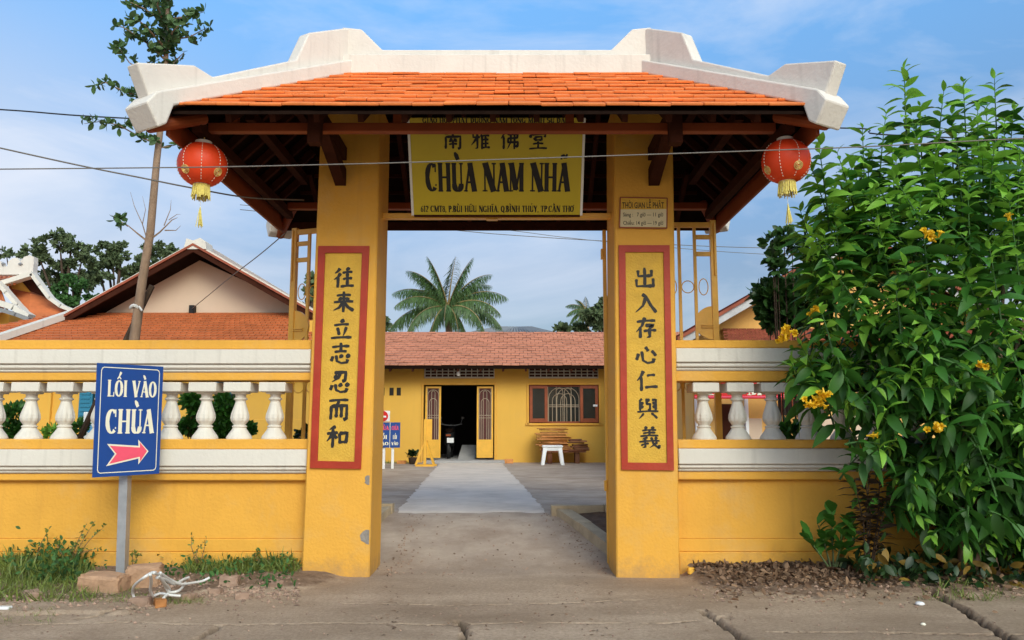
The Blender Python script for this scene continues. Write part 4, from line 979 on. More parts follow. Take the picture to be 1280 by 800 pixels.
# vent blocks
for a, b in ((v1l, v1r), (v2l, v2r)):
    vt_ = thing
    m = MB(); n = 12; w = (b-a)/n; t = .018
    m.box(a, b, YH+.03, YH+.13, vt-.03, vt); m.box(a, b, YH+.03, YH+.13, vb, vb+.03)
    h3 = (vt-vb-.06)/3
    for r_ in range(3):
        for i in range(n):
            x = a+i*w; z = vb+.03+r_*h3
            m.box(x, x+w, YH+.035, YH+.125, z, z+.02); m.box(x, x+.022, YH+.036, YH+.124, z+.02, z+h3)
    m.box(b-.022, b, YH+.036, YH+.124, vb+.03, vt-.03)
    m.build('vent_block_panel', M['white'], hs_, kind='stuff')
    m = MB(); m.box(a, b, YH+.14, YH+.16, vb, vt); m.build('vent_backing', M['grille_red'], hs_)
# three slots
for px in (478, 489.5, 498.5):
    c = at(px, 489.5, YH); m = MB(); m.box(c.x-.06, c.x+.06, YH-.002, YH+.02, c.z-.11, c.z+.11); m.build('vent_slot', M['dark_in'], hs_)
# door surround and folded leaves
for a, b, c, d in ((dl-.06, dl, .35, dt), (dr, dr+.06, .35, dt), (dl-.06, dr+.06, dt, dt+.06)):
    m = MB(); m.cbox(a, b, YH-.03, YH+.05, c, d, .005); m.build('door_frame', M['yellow'], hs_)
def arch_grille(mb, x0, x1, z0, z1, y, n=3):
    w = x1-x0; c = (x0+x1)/2; r = .009
    mb.tube([(x0+.01,y,z0),(x0+.01,y,z1)], r, 4); mb.tube([(x1-.01,y,z0),(x1-.01,y,z1)], r, 4)
    for q, (hw, top) in enumerate(((.46,.97),(.30,.80),(.14,.95))):
        hw *= w; zt = z0+(z1-z0)*top-hw
        for off in ((0,) if q == 2 else (0,)):
            mb.tube([(c-hw,y,z0),(c-hw,y,zt)]+[(c-hw*math.cos(math.pi*k/8),y,zt+hw*math.sin(math.pi*k/8)) for k in range(9)]+[(c+hw,y,zt),(c+hw,y,z0)], r, 4)
    for zz in (z0+(z1-z0)*.42, z0+(z1-z0)*.47): mb.tube([(x0,y,zz),(x1,y,zz)], r, 4)
for a, b in ((Xat(531.5,500,YH), Xat(551,500,YH)), (Xat(596,500,YH), Xat(616.5,500,YH))):
    zt, zm, zb = Zat(483,YH), Zat(549.5,YH), Zat(572.5,YH)
    f = MB(); f.cbox(a, a+.05, YH+.06, YH+.10, zb, zt, .003); f.cbox(b-.05, b, YH+.06, YH+.10, zb, zt, .003); f.cbox(a+.05, b-.05, YH+.06, YH+.10, zt-.05, zt, .003); f.cbox(a+.05, b-.05, YH+.062, YH+.098, zb, zm, .003)
    lf = f.build('door_leaf', M['gate_paint'], hs_)
    f = MB(); f.box(a+.05, b-.05, YH+.085, YH+.095, zm, zt-.05); f.build('door_panel', M['grille_red'], lf)
    f = MB(); arch_grille(f, a+.05, b-.05, zm, zt-.05, YH+.072); f.build('door_grille', M['grille'], lf)
m = MB(); m.cbox(Xat(545,580,YH)-.3, dr+.3, YH-.75, YH-.002, .28, Zat(575.5,YH-.5), .02); m.build('door_step', M['concrete'], hs_)
c = at(576,560,YH+1.2); m = MB(); m.slab([(Xat(572,570,YH+.3),YH+.35,.42),(Xat(594,570,YH+.3),YH+.35,.42),(Xat(594,570,YH+1),YH+1.6,.80),(Xat(576,570,YH+1),YH+1.6,.80)], (0,0,-.05)); m.build('ramp_board', M['concrete'], hs_)
# window with wooden shutters and grille
for a, b, c, d in ((wl_-.05, wl_, wb_-.04, wt_+.04), (wr_, wr_+.05, wb_-.04, wt_+.04), (wl_, wr_, wt_, wt_+.05), (wl_-.09, wr_+.09, wb_-.06, wb_)):
    m = MB(); m.cbox(a, b, YH-.04, YH+.05, c, d, .004); m.build('window_surround', M['yellow'], hs_)
win = MB(); 
for a, b, c, d in ((wl_, wr_, wb_, wb_+.05), (wl_, wr_, wt_-.05, wt_), (wl_, wl_+.05, wb_+.05, wt_-.05), (wr_-.05, wr_, wb_+.05, wt_-.05)): win.box(a, b, YH+.05, YH+.11, c, d)
win = win.build('window', M['brown_frame'], hs_)
gl, gr = Xat(684.5,500,YH), Xat(725,500,YH)
m = MB(); arch_grille(m, gl, (gl+gr)/2+.22, wb_+.05, wt_-.05, YH+.06); arch_grille(m, (gl+gr)/2-.22, gr, wb_+.05, wt_-.05, YH+.064); m.build('grille', M['grille'], win)
m = MB(); m.box(gl-.05, gr+.05, YH+.115, YH+.13, wb_, wt_); m.build('pane', M['glass_dark'], win)
for a, b in ((wl_+.02, gl), (gr, wr_-.02)):
    f = MB(); t = .085
    f.cbox(a, a+t, YH-.03, YH+.02, wb_+.02, wt_-.02, .004); f.cbox(b-t, b, YH-.03, YH+.02, wb_+.02, wt_-.02, .004); f.cbox(a+t, b-t, YH-.03, YH+.02, wb_+.02, wb_+.02+t*1.3, .004); f.cbox(a+t, b-t, YH-.03, YH+.02, wt_-.02-t, wt_-.02, .004)
    sh = f.build('shutter', M['brown_frame'], win)
    f = MB(); f.box(a+t, b-t, YH-.015, YH-.005, wb_+.1, wt_-.1); f.build('shutter_pane', M['glass_dark'], sh)
c = at(744,507,YH-.04); m = MB(); m.cbox(c.x-.06, c.x+.06, YH-.06, YH-.03, c.z-.03, c.z+.03); m.build('latch', M['plastic_white'], win)
# light bulb under the eave
g = thing('light_bulb', 'bare white bulb hanging under the house eave above the door', 'light bulb', at(573,466,22.6))
m = MB(); c = at(573,466,22.6); m.lathe([(.012,.08),(.03,.06),(.055,.0),(.05,-.06),(.02,-.09)], c, 10); m.build('glass', M['plastic_white'], g, True)
m = MB(); m.tube([c+Vector((0,0,.07)), c+Vector((0,0,.30))], .01, 5); m.build('cord', M['wire'], g)
# white stool, boards, bench
def stool():
    c = at(690.5, 583.5, 21.6); h = Zat(556.5, 21.6)-.35; s = thing('plastic_stool', 'white plastic stool in front of the stacked boards under the window', 'stool', (c.x, 21.6, .35))
    m = MB(); m.cbox(c.x-.27, c.x+.27, 21.38, 21.82, .35+h-.06, .35+h, .02); m.build('seat', M['plastic_white'], s)
    for a in (-1,1):
        for b in (-1,1):
            m = MB(); m.hexa([(c.x+a*.26-.04,21.6+b*.24-.03,.35),(c.x+a*.26+.04,21.6+b*.24-.03,.35),(c.x+a*.26+.04,21.6+b*.24+.03,.35),(c.x+a*.26-.04,21.6+b*.24+.03,.35),
                              (c.x+a*.19-.05,21.6+b*.17-.03,.35+h-.05),(c.x+a*.19+.05,21.6+b*.17-.03,.35+h-.05),(c.x+a*.19+.05,21.6+b*.17+.03,.35+h-.05),(c.x+a*.19-.05,21.6+b*.17+.03,.35+h-.05)]); m.build('leg', M['plastic_white'], s)
    m = MB(); m.cbox(c.x-.20, c.x+.20, 21.40, 21.42, .35+h-.14, .35+h-.05, .004); m.build('apron', M['plastic_white'], s)
stool()
rr = random.Random(5)
bch = thing('low_bench', 'low brown bench carrying the stacked boards by the house wall', 'bench', (at(705,580,22.5).x, 22.5, .35))
zb0 = Zat(563, 22.5); m = MB(); m.cbox(Xat(676,570,22.5), Xat(732,570,22.5), 22.25, 22.75, zb0-.05, zb0, .004); m.build('seat', M['plank_dark'], bch)
for px in (687, 721):
    x = Xat(px,570,22.5); m = MB(); m.cbox(x-.06, x+.06, 22.3, 22.7, .35, zb0-.05, .004); m.build('leg', M['plank_dark'], bch)
def boards(x0, x1, y0, y1, zbase, ztop, mt, lab, n):
    for k in range(n):
        f = k/n; z = zbase+(ztop-zbase)*f; th = (ztop-zbase)/n*.72; xa_ = x0+rr.uniform(-.10,.08)-.02*f; xb_ = x1+rr.uniform(-.10,.05)-.12*f*f; a = rr.uniform(-.015,.03)
        m = MB(); m.hexa([(xa_,y0,z+a),(xb_,y0+rr.uniform(-.05,.05),z),(xb_,y1,z),(xa_,y1,z+a),(xa_,y0,z+th+a),(xb_,y0,z+th),(xb_,y1,z+th),(xa_,y1,z+th+a)])
        o = m.build('loose_board', mt); tag(o, (lab[0] if k == n-1 else lab[1]) if k in (0, n-1) else lab[2], 'board', lab[3] if 0 < k < n-1 else None)
boards(Xat(674,540,22.4), Xat(713,540,22.4), 22.2, 22.7, zb0+.002, Zat(534,22.4), M['plank'], ('topmost thin orange board of the tall stack under the window','lowest orange board of the tall stack under the window','thin orange board in the middle of the tall stack under the window','orange boards stacked under the window'), 17)
boards(Xat(714,555,22.4), Xat(734,555,22.4), 22.2, 22.7, zb0+.002, Zat(548,22.4), M['plank_dark'], ('topmost dark brown board of the short stack beside the orange ones','lowest dark brown board of the short stack beside the orange ones','dark brown board in the middle of the short stack','brown boards stacked beside the orange ones'), 7)
# yellow trestle stand
c0_ = at(533, 588, 20.6); s = thing('trestle_stand', 'yellow steel trestle stand left of the house door', 'stand', (c0_.x, 20.6, .35))
def X20(px): return Xat(px, 540, 20.6)
def Z20(py): return Zat(py, 20.6)
m = MB(); m.bar((X20(520),20.6,.37),(X20(543),20.6,.37),.06,.05); m.build('foot_rail', M['gate_paint'], s)
m = MB(); m.bar((X20(518),20.9,.37),(X20(545),20.9,.37),.06,.05); m.build('foot_rail', M['gate_paint'], s)
for a, b in ((520,532),(543,532)):
    m = MB(); m.bar((X20(a),20.6,.39),(X20(b),20.65,Z20(549)),.06,.05); m.build('brace', M['gate_paint'], s)
m = MB(); m.bar((X20(531.5),20.6,.39),(X20(531.5),20.6,Z20(524)),.07,.06); m.build('post', M['gate_paint'], s)
m = MB(); m.cbox(X20(532.5),X20(540),20.6,20.64,Z20(551),Z20(524),.004); m.build('plate', M['gate_paint'], s)
# blue signboard pair + red round sign
c1_ = at(487, 590, 19.5); s = thing('yard_signboard', 'small blue notice board on two white posts left of the house door', 'sign', (c1_.x, 19.5, .35))
Y5 = 19.5
for px in (480, 491):
    x = Xat(px,560,Y5); m = MB(); m.cbox(x-.03,x+.03,Y5-.02,Y5+.02,.34,Zat(559,Y5),.004); m.build('post', M['plastic_white'], s)
a, b, zt, zb = Xat(470,540,Y5), Xat(500.5,540,Y5), Zat(528,Y5), Zat(559.5,Y5)
m = MB(); m.cbox(a,b,Y5-.05,Y5-.022,zb,zt,.004); m.build('board_face', M['blue'], s)
m = MB(); m.bar(((a+b)/2+.05,Y5-.052,zb),((a+b)/2+.05,Y5-.052,zt),.012,.006,up=(0,1,0)); m.build('divider', M['cream'], s)
def yardmap(u,v,h): return (u, Y5-.0505-h, v)
for k, (u0_, u1_) in enumerate(((a+.03,(a+b)/2+.02),((a+b)/2+.09,b-.04))):
    m = MB(); hgt = zt-zb
    serif_text(m, 'CHÙA', u0_, u1_, zb+hgt*.70, zb+hgt*.86, yardmap, .003, 1.2); m.build('lettering', M['pink'], s)
    m = MB(); serif_text(m, 'LỐI', u0_+.03, u1_-.03, zb+hgt*.34, zb+hgt*.50, yardmap, .003, 1.2); m.build('lettering', M['cream'], s)
    m = MB(); serif_text(m, 'VÀO', u0_, u1_, zb+hgt*.10, zb+hgt*.22, yardmap, .003, 1.2); m.build('lettering', M['cream'], s)
s = thing('round_warning_sign', 'white square sign with a red disc above the blue notice board', 'sign', (Xat(480,500,19.7), 19.7, .35))
a, b = Xat(469,520,19.7), Xat(487.5,520,19.7); zt, zb = Zat(513.5,19.7), Zat(527,19.7); cx = (a+b)/2; cz = (zt+zb)/2
m = MB(); m.cbox(a,b,19.68,19.7,zb,zt,.004); m.build('board_face', M['plastic_white'], s)
m = MB(); m.prism([(cx+.135*math.cos(k*math.pi/14), cz+.13*math.sin(k*math.pi/14)) for k in range(28)], 19.672, 19.681); m.build('red_disc', M['red_board'], s)
m = MB(); m.prism([(cx-.09,cz-.03),(cx+.09,cz-.03),(cx+.09,cz+.01),(cx-.09,cz+.01)], 19.668, 19.6725); m.build('white_bar', M['plastic_white'], s)
m = MB(); m.cbox(cx-.02,cx+.02,19.702,19.73,.34,zb+.1,.003); m.build('post', M['plastic_white'], s)
# planter box with grass, pots
s = thing('planter_box', 'low yellow planter box with grass along the house wall', 'planter', (Xat(492,590,22.3), 22.3, .35))
a, b = Xat(455,590,22.3), Xat(517,590,22.3); zt = Zat(581.5,22.1)
m = MB(); m.cbox(a,b,22.1,22.25,.33,zt,.01); m.build('front_wall', M['yellow_old'], s)
m = MB(); m.box(a,b,22.25,22.98,.33,zt-.03); m.build('soil', M['soil'], s)
lv = []
for k in range(900): 
    d = Vector((rr.uniform(-.5,.5), rr.uniform(-.5,.5), 1)); lv.append(((rr.uniform(a,b), rr.uniform(22.22,22.9), zt-.03), rot_to(d, rr.uniform(0,6)), rr.uniform(.06,.16)))
leaf_obj('grass_tufts', lv, 'blade', M['grass'], s)
s = thing('flower_pot', 'dark flower pot at the end of the planter beside the trestle', 'pot', (Xat(516,575,22.0), 21.9, .35))
c = at(516,586,21.9); m = MB(); m.lathe([(.06,0),(.10,.02),(.12,.16),(.13,.18),(.10,.18)], (c.x,21.9,.35), 12); m.build('pot', M['bark_dark'], s, True)
lv = [((c.x+rr.gauss(0,.05), 21.9+rr.gauss(0,.05), .53+abs(rr.gauss(0,.06))), rot_to(rdir(rr)+Vector((0,0,.7)), 0), rr.uniform(.10,.18)) for k in range(60)]
leaf_obj('foliage', lv, 'oval', M['leaf_dark'], s)
for px, lab in ((502, 'loose orange brick resting on the planter'), (636, 'loose orange brick lying near the door step')):
    yy = 22.17 if px < 600 else 22.4; z = zt if px < 600 else .35
    x = Xat(px,580,yy); m = MB(); m.cbox(x-.12,x+.12,yy-.06,yy+.06,z,z+.12,.008); tag(m.build('brick', M['plank']), lab, 'brick')
# motorbike inside the doorway (dark)
s = thing('motorbike', 'motorbike parked in the dark doorway seen from behind with a pale number plate', 'motorbike', (Xat(562,560,YH+1.3), YH+1.3, .42))
c = at(562, 560, YH+1.3); cx = c.x; yb_ = YH+1.0
def whl(y):
    m = MB(); m.tube([(cx+.0, y+.26*math.cos(a), .68+.26*math.sin(a)) for a in [2*math.pi*k/20 for k in range(21)]], .05, 8, False); return m
w1 = whl(yb_).build('wheel', M['black'], s, True); w2 = whl(yb_+1.2).build('wheel', M['black'], s, True)
for w_, y in ((w1, yb_), (w2, yb_+1.2)):
    m = MB(); m.tube([(cx-.04,y,.68),(cx+.04,y,.68)], .08, 10)
    for k in range(6): a = k*math.pi/3; m.tube([(cx,y,.68),(cx,y+.25*math.cos(a),.68+.25*math.sin(a))], .012, 4)
    m.build('rim', M['steel'], w_)
m = MB(); m.loft([[(cx-w, y, z0), (cx+w, y, z0), (cx+w*.8, y, z1), (cx-w*.8, y, z1)] for y, w, z0, z1 in ((yb_-.25,.07,1.02,1.14),(yb_,.14,.86,1.2),(yb_+.4,.15,.8,1.18),(yb_+.7,.1,.75,1.0),(yb_+1.0,.14,.8,1.3),(yb_+1.1,.06,1.1,1.45))]); m.build('body', M['black'], s, True)
m = MB(); m.loft([[(cx-w, y, z0), (cx+w, y, z0), (cx+w*.8, y, z1), (cx-w*.8, y, z1)] for y, w, z0, z1 in ((yb_-.2,.09,1.17,1.2),(yb_+.1,.13,1.2,1.29),(yb_+.6,.11,1.17,1.22))]); m.build('seat', M['wood_dark'], s, True)
m = MB(); m.tube([(cx-.32,yb_+.9,1.42),(cx-.1,yb_+1.02,1.38),(cx+.1,yb_+1.02,1.38),(cx+.32,yb_+.9,1.42)], .018, 6); m.build('handlebar', M['steel'], s)
for a in (-1,1):
    m = MB(); m.tube([(cx+a*.28,yb_+.95,1.42),(cx+a*.33,yb_+.95,1.58)], .008, 4); m.lathe([(.05,-.03),(.055,0),(.03,.03)], (cx+a*.34,yb_+.95,1.61), 10); m.build('mirror', M['steel'], s)
pl = at(563,550,yb_-.28); m = MB(); m.cbox(pl.x-.10,pl.x+.10,yb_-.30,yb_-.285,pl.z-.08,pl.z+.06,.004); m.build('number_plate', M['plastic_white'], s)
m = MB(); m.cbox(cx-.07,cx+.07,yb_-.28,yb_-.22,1.06,1.12,.01); m.build('tail_light', M['brown_frame'], s)

# ------------------------------------------------------------------ kerbed planting beds behind the gate
def kerb(name, label, pts, w=.12, h=.10, soil=None):
    s = thing(name, label, 'kerb', (pts[0][0], pts[0][1], gzs(*pts[0])))
    for p, q in zip(pts[:-1], pts[1:]):
        p_, q_ = Vector(p), Vector(q); d = (q_-p_); L0 = d.length; d.normalize(); nn = Vector((-d.y, d.x)); k = max(1, int(L0/.55))
        for i in range(k):
            a = p_+d*(L0*i/k+.004); b = p_+d*(L0*(i+1)/k-.004); m = MB()
            V = []
            for zz in (-.15, h):
                for c_, sd2 in ((a,0),(b,0),(b,1),(a,1)):
                    u = c_+nn*w*sd2; V.append((u.x, u.y, gzs(c_.x, c_.y)+zz+random.uniform(-.004,.004)))
            m.hexa(V); m.build('kerb_stone', M['curb'], s)
    return s
xk = Xat(688,640,9.45); kerb('planting_bed_kerb', 'low concrete kerb of the bare bed behind the right pillar', [(Xat(768,700,8.2)-.02,8.15),(xk,9.45),(3.4,9.5)][::-1], .15)
kerb('planting_bed_kerb', 'low concrete kerb corner behind the left pillar', [(-1.52,8.35),(Xat(493,640,9.55),9.55),(-4.2,9.6)], .13)
m = MB(); V = []; F = []
g2 = 18
for j in range(g2):
    for i in range(g2):
        y = 8.3+1.2*j/(g2-1); xs0 = .90+(xk-.90)*(j/(g2-1))+.17; x = xs0+(3.2-xs0)*i/(g2-1); V.append((x, y, max(gzs(x,y), .06+.29*j/(g2-1))+.015+.05*vnoise(np.array([x]),np.array([y]),7)[0]))
for j in range(g2-1):
    for i in range(g2-1): a = j*g2+i; F.append((a,a+1,a+g2+1,a+g2))
m.add(V,F); o = m.build('bed_soil', M['soil']); o['kind'] = 'structure'

# ------------------------------------------------------------------ hall on the left, gable towards the street
def tile_plane(mb, A, B, C, D, nu, nv, th=.03):
    """tiles on the quad A-B (eave) to D-C (top)"""
    A, B, C, D = map(Vector, (A,B,C,D)); nrm = (B-A).cross(D-A).normalized()
    if nrm.z < 0: nrm = -nrm
    for k in range(nv):
        for i in range(nu):
            o_ = .5 if k % 2 else 0
            f0, f1 = k/nv, min(1,(k+1.2)/nv); u0_, u1_ = (i+o_)/nu+.0006, (i+1+o_)/nu-.0006
            u1_ = min(u1_, 1)
            if u0_ >= 1: continue
            P = []
            for f, hgt in ((f0, th), (f1, .004)):
                l = A.lerp(D, f); r = B.lerp(C, f); P.append((l.lerp(r, u0_)+nrm*hgt, l.lerp(r, u1_)+nrm*hgt))
            l0 = A.lerp(D,f0); r0_ = B.lerp(C,f0)
            mb.add([P[0][0], P[0][1], P[1][1], P[1][0], l0.lerp(r0_,u0_), l0.lerp(r0_,u1_)], [(0,1,2,3),(4,5,1,0)])
YG = 15.0
lh = thing('prayer_hall', 'yellow hall with cream gable and orange skirt roof behind the left wall', 'hall', (Xat(240,500,YG), YG, .35))
gl_, gr_ = at(92,391,YG), at(392,391,YG); pk = at(242.5,322,YG)
m = MB(); m.prism([(gl_.x, gl_.z-.1),(gr_.x, gr_.z-.1),(gr_.x, gr_.z),(pk.x, pk.z),(gl_.x, gl_.z)], YG, YG+.15); m.build('gable_wall', M['cream_wall'], lh)
# verge and upper roof
YV = 14.45; vp = at(242.5,307,YV); vl = at(78,398,YV); vr = at(402,397,YV)
up = MB()
for a, b in ((vl, vp), (vr, vp)):
    m = MB(); m.slab([(a.x,YV,a.z),(b.x,YV,b.z),(b.x,YV+5.5,b.z),(a.x,YV+5.5,a.z)], (0,0,-.10)); m.build('roof_deck', M['wood_dark'], lh)
    m = MB(); m.slab([(a.x,YV-.03,a.z-.02),(b.x,YV-.03,b.z-.02),(b.x,YV-.03,b.z-.12),(a.x,YV-.03,a.z-.12)], (0,.04,0)); m.build('bargeboard', M['wood'], lh)
    m = MB(); m.slab([(a.x,YV-.06,a.z+.035),(b.x,YV-.06,b.z+.035),(b.x,YV-.06,b.z-.01),(a.x,YV-.06,a.z-.01)], (0,.25,0)); m.build('verge_tiles', M['tile_dark'], lh)
    m = MB(); m.slab([(a.x,YV-.02,a.z+.065),(b.x,YV-.02,b.z+.065),(b.x,YV-.02,b.z+.035),(a.x,YV-.02,a.z+.035)], (0,.22,0)); m.build('verge_cap', M['white'], lh)
    tile_plane(up, (a.x,YV+.2,a.z), (a.x,YV+5.5,a.z), (b.x,YV+5.5,b.z), (b.x,YV+.2,b.z), 20, 14)
up.build('upper_roof_tiles', M['tile_stuff'], lh, kind='stuff')
a, b = at(230,300,YV), at(259,312,YV); m = MB(); m.prism([(a.x+.06,a.z+.02),(a.x+.02,b.z+.0),(b.x,b.z),(b.x-.02,a.z-.04),(b.x-.12,a.z+.03),(vp.x,a.z-.02)], YV-.05, YV+.3); m.build('ridge_ornament', M['white'], lh)
m = MB(); m.cbox(vp.x-.08, vp.x+.08, YV+.3, YV+9, vp.z-.02, vp.z+.12, .02); m.build('ridge', M['white'], lh)
# skirt roof
se = 13.0; zs = Zat(431, se); sl_ = at(-150, 446, se).x; sr_ = Xat(420, 431, se)
sk = MB(); tile_plane(sk, (sl_, se, zs-.05), (sr_, se, zs-.05), (gr_.x+.1, YG, gr_.z), (gl_.x-.15, YG, gl_.z), 62, 14, .03)
sk.build('skirt_roof_tiles', M['tile_stuff'], lh, kind='stuff')
m = MB(); m.slab([(sl_, se, zs-.06), (sr_, se, zs-.06), (gr_.x+.1, YG, gr_.z-.02), (gl_.x-.15, YG, gl_.z-.02)], (0,0,-.08)); m.build('skirt_deck', M['wood_dark'], lh)
h0, h1 = at(88,390,14.6), at(-10,424,se+.1); h1 = h1 + (h1-h0)*.7
m = MB(); m.bar((h0.x,14.7,h0.z),(h1.x,h1.y,h1.z),.16,.11); m.build('hip_cap', M['white'], lh)
m = MB(); m.slab([(sl_-.2,se,zs-.02),(h0.x,14.8,h0.z),(h0.x-3,17,h0.z-.8),(sl_-3,16,zs-.4)], (0,0,-.08)); m.build('side_skirt', M['tile_stuff'], lh)
# main wall under the skirt
YW = 13.6
wx0, wx1 = sl_-2, Xat(395,500,YW); m = MB(); m.box(wx0, wx1, YW, YW+.2, .3, zs+.10); m.build('wall', M['yellow_back'], lh)
m = MB(); m.box(wx1-.2, wx1, YW+.2, YW+5.4, .3, zs+.5); m.build('wall', M['yellow_back'], lh)
m = MB(); m.cbox(wx0, wx1+.01, YW-.02, YW, .3, Zat(524,YW), .005); m.build('wall_base', M['yellow_back'], lh)
m = MB(); m.box(Xat(62,500,YW),Xat(66,500,YW),YW-.06,YW,.3,zs); m.build('pilaster', M['yellow_back'], lh)
a, b, zt, zb = Xat(101,500,YW), Xat(128,500,YW), Zat(479,YW), Zat(532,YW)
win = MB(); win.box(a,b,YW-.02,YW+.0,zb,zt); win = win.build('window', M['glass_dark'], lh)
for u, v in ((a, a+.22), (b-.1, b+.02)):
    m = MB(); m.cbox(u,v,YW-.06,YW-.022,zb,zt,.004)
    sh = m.build('louvre_shutter', M['teal'], win)
    for k in range(9): z = zb+.04+(zt-zb-.08)*k/9; m = MB(); m.bar((u+.03,YW-.068,z),(v-.03,YW-.068,z),.012,.03); m.build('slat', M['teal'], sh)
a, b = Xat(273,500,YW), Xat(297,500,YW); zt = Zat(474,YW); zb = Zat(500,YW); m = MB(); m.box(a,b,YW-.02,YW,zb,zt); wn2 = m.build('window', M['glass_dark'], lh)
for k in range(4): x = a+(b-a)*k/3; m = MB(); m.box(x-.012,x+.012,YW-.035,YW-.02,zb,zt); m.build('window_bar', M['teal'], wn2)
for x0_ in (a-.05, b): m = MB(); m.cbox(x0_, x0_+.05, YW-.05, YW, zb-.05, zt+.05, .004); m.build('window_frame', M['teal'], wn2)
# white vase / panel with blue print behind the sign
g = thing('printed_panel', 'white panel with a pale blue print half hidden behind the blue sign', 'panel', (Xat(113,540,9.5), 9.5, .35))
a, b, zt = Xat(104,520,9.5), Xat(135,520,9.5), Zat(515,9.5); m = MB(); m.cbox(a,b,9.5,9.54,.33,zt,.006); m.build('panel_face', M['plastic_white'], g)
cxx, czz = Xat(112,530,9.5), Zat(533,9.5); m = MB(); m.prism([(cxx-.05,czz+.08),(cxx+.01,czz+.03),(cxx+.06,czz-.04),(cxx+.03,czz-.1),(cxx-.04,czz-.04)], 9.493, 9.501); m.build('blue_print', M['bluecloth'], g)

# potted / clipped shrubs in the left yard
def bushlet(label, blobs, Y, mt='leaf', n=260, sz=(.05,.09), stem=True, name='garden_shrub', cat='shrub', leafk='oval', group=None):
    bx_, by_ = blobs[0][0], blobs[0][1]; c = at(bx_, by_, Y); g = thing(name, label, cat, (c.x, Y, .35), group); rr = random.Random(int(bx_*7+by_)); lv = []
    m = MB(); zlow = min(at(q[0], q[1], Y).z for q in blobs)
    for px, py, rx, ry in blobs:
        c = at(px, py, Y); k = Y*1.0/FPX
        for i in range(n):
            d = rdir(rr)*rr.random()**.35; lv.append(((c.x+d.x*rx*k, Y+d.y*rx*k, c.z+d.z*ry*k), rot_to(d+rdir(rr)*.7+Vector((0,0,.2)), rr.uniform(0,6)), rr.uniform(*sz)))
        m.tube([(c.x*.6+g.location.x*.4, Y, .35), (c.x*.9+g.location.x*.1, Y, (c.z+.35)/2), (c.x, Y, c.z)], [.012,.010,.005], 5)
    m.build('stem', M['bark_dark'], g); leaf_obj('foliage', lv, leafk, M[mt], g); return g
bushlet('round dark green clipped shrub behind the leftmost balusters', [(20,516,17,10),(19,538,14,9)], 9.0)
bushlet('low yellowish green plant behind the third baluster', [(68,540,12,6)], 9.0, 'leaf_young', 120)
bushlet('small bushy plant beside the printed panel', [(100,537,7,9)], 9.0, 'leaf', 100)
bushlet('two tiered green topiary plant behind the balusters right of the blue sign', [(241,501,11,7),(236,533,12,7),(247,512,6,6)], 9.0)
bushlet('tall leafy green shrub between the last balusters left of the gate', [(280,505,14,14),(278,522,15,12),(280,538,14,9),(310,537,5,6)], 9.2, 'leaf', 330)
bushlet('dark leafed plant poking up by the gate leaf', [(381,540,9,4),(377,546,6,3)], 8.9, 'leaf_dark', 50)
# brown stake beside slim tree is further down

# ------------------------------------------------------------------ small temple far left
YT = 21.0
tp = thing('small_temple', 'small temple with ornate white ridge and orange roofs at the far left', 'temple', (Xat(20,400,YT), YT, .35))
def P3(px, py, Y): p = at(px, py, Y); return (p.x, p.y, p.z)
def Pz(px, py, Y): p = at(px, py, Y); return (p.x, p.z)
m = MB(); m.slab([P3(-60,358,YT), P3(18,348,YT), P3(18,345,YT+1.5), P3(-60,345,YT+1.5)], (0,0,-.05)); m.build('upper_roof', M['tile_stuff'], tp)
m = MB()
for k in range(14):
    px = -60+6*k; m.tube([P3(px,364-k*.7,YT-.1), P3(px+8,344,YT+1.4)], .035, 5)
m.build('roof_ridges', M['tile_stuff'], tp, kind='stuff')
m = MB(); m.slab([P3(-60,410,YT-.6), P3(6,382,YT-.6), P3(0,362,YT), P3(-60,372,YT)], (0,.05,-.05)); m.build('lower_roof', M['tile_stuff'], tp)
m = MB()
for k in range(9): m.tube([P3(-58+8*k,402-k*2.6,YT-.65), P3(-56+7*k,366-k*.4,YT)], .035, 5)
m.build('roof_ridges', M['tile_stuff'], tp, kind='stuff')
m = MB(); m.slab([P3(10,357,YT+.8), P3(40,349,YT+.8), P3(62,372,YT+.4), P3(90,390,YT), P3(54,401,YT-.4), P3(36,396,YT-.4)], (0,.06,-.06)); m.build('side_roof', M['tile_stuff'], tp)
m = MB(); m.prism([Pz(26,350,YT+.3),Pz(42,345,YT+.3),Pz(64,374,YT+.3),Pz(38,364,YT+.3)], YT+.28, YT+.34); m.build('gable_shade_board', M['wood'], tp)
m = MB(); m.prism([Pz(14,355,YT+.4),Pz(28,350,YT+.4),Pz(40,366,YT+.4),Pz(16,361,YT+.4)], YT+.38, YT+.44); m.build('gable_wall', M['yellow_back'], tp)
def strip(nm, pts, w, Y, d=.25, mt='white'):
    for a, b in zip(pts[:-1], pts[1:]):
        A, B = Vector(P3(*a, Y)), Vector(P3(*b, Y)); m = MB(); m.bar(A, B+(B-A).normalized()*.02, d, w, up=(0,0,1)); m.build(nm, M[mt], tp)
strip('verge', [(-60,372),(0,356),(42,343)], .12, YT-.1)
strip('verge', [(42,343),(52,357),(64,373),(78,383),(93,389)], .09, YT-.1)
strip('verge', [(-2,352),(10,366),(24,382),(36,394)], .10, YT-.3)
strip('eave_cap', [(-60,388),(0,379),(20,385),(38,396)], .14, YT-.7, .3)
strip('gutter', [(-60,392),(0,387),(20,393),(36,399)], .09, YT-.9, .12, 'grey_roof')
m = MB(); ys0 = 343
crest = [(-60,344),(-60,330),(-48,324),(-40,334),(-30,326),(-22,336),(-14,326),(-4,324),(4,328),(6,334),(12,334),(13,328),(18,324),(24,323),(28,328),(33,322),(40,320),(45,322),(45,330),(44,338),(44,344)]
m.prism([Pz(x, y, YT) for x, y in crest], YT-.1, YT+.1); m.build('ridge_crest', M['ridge'], tp)
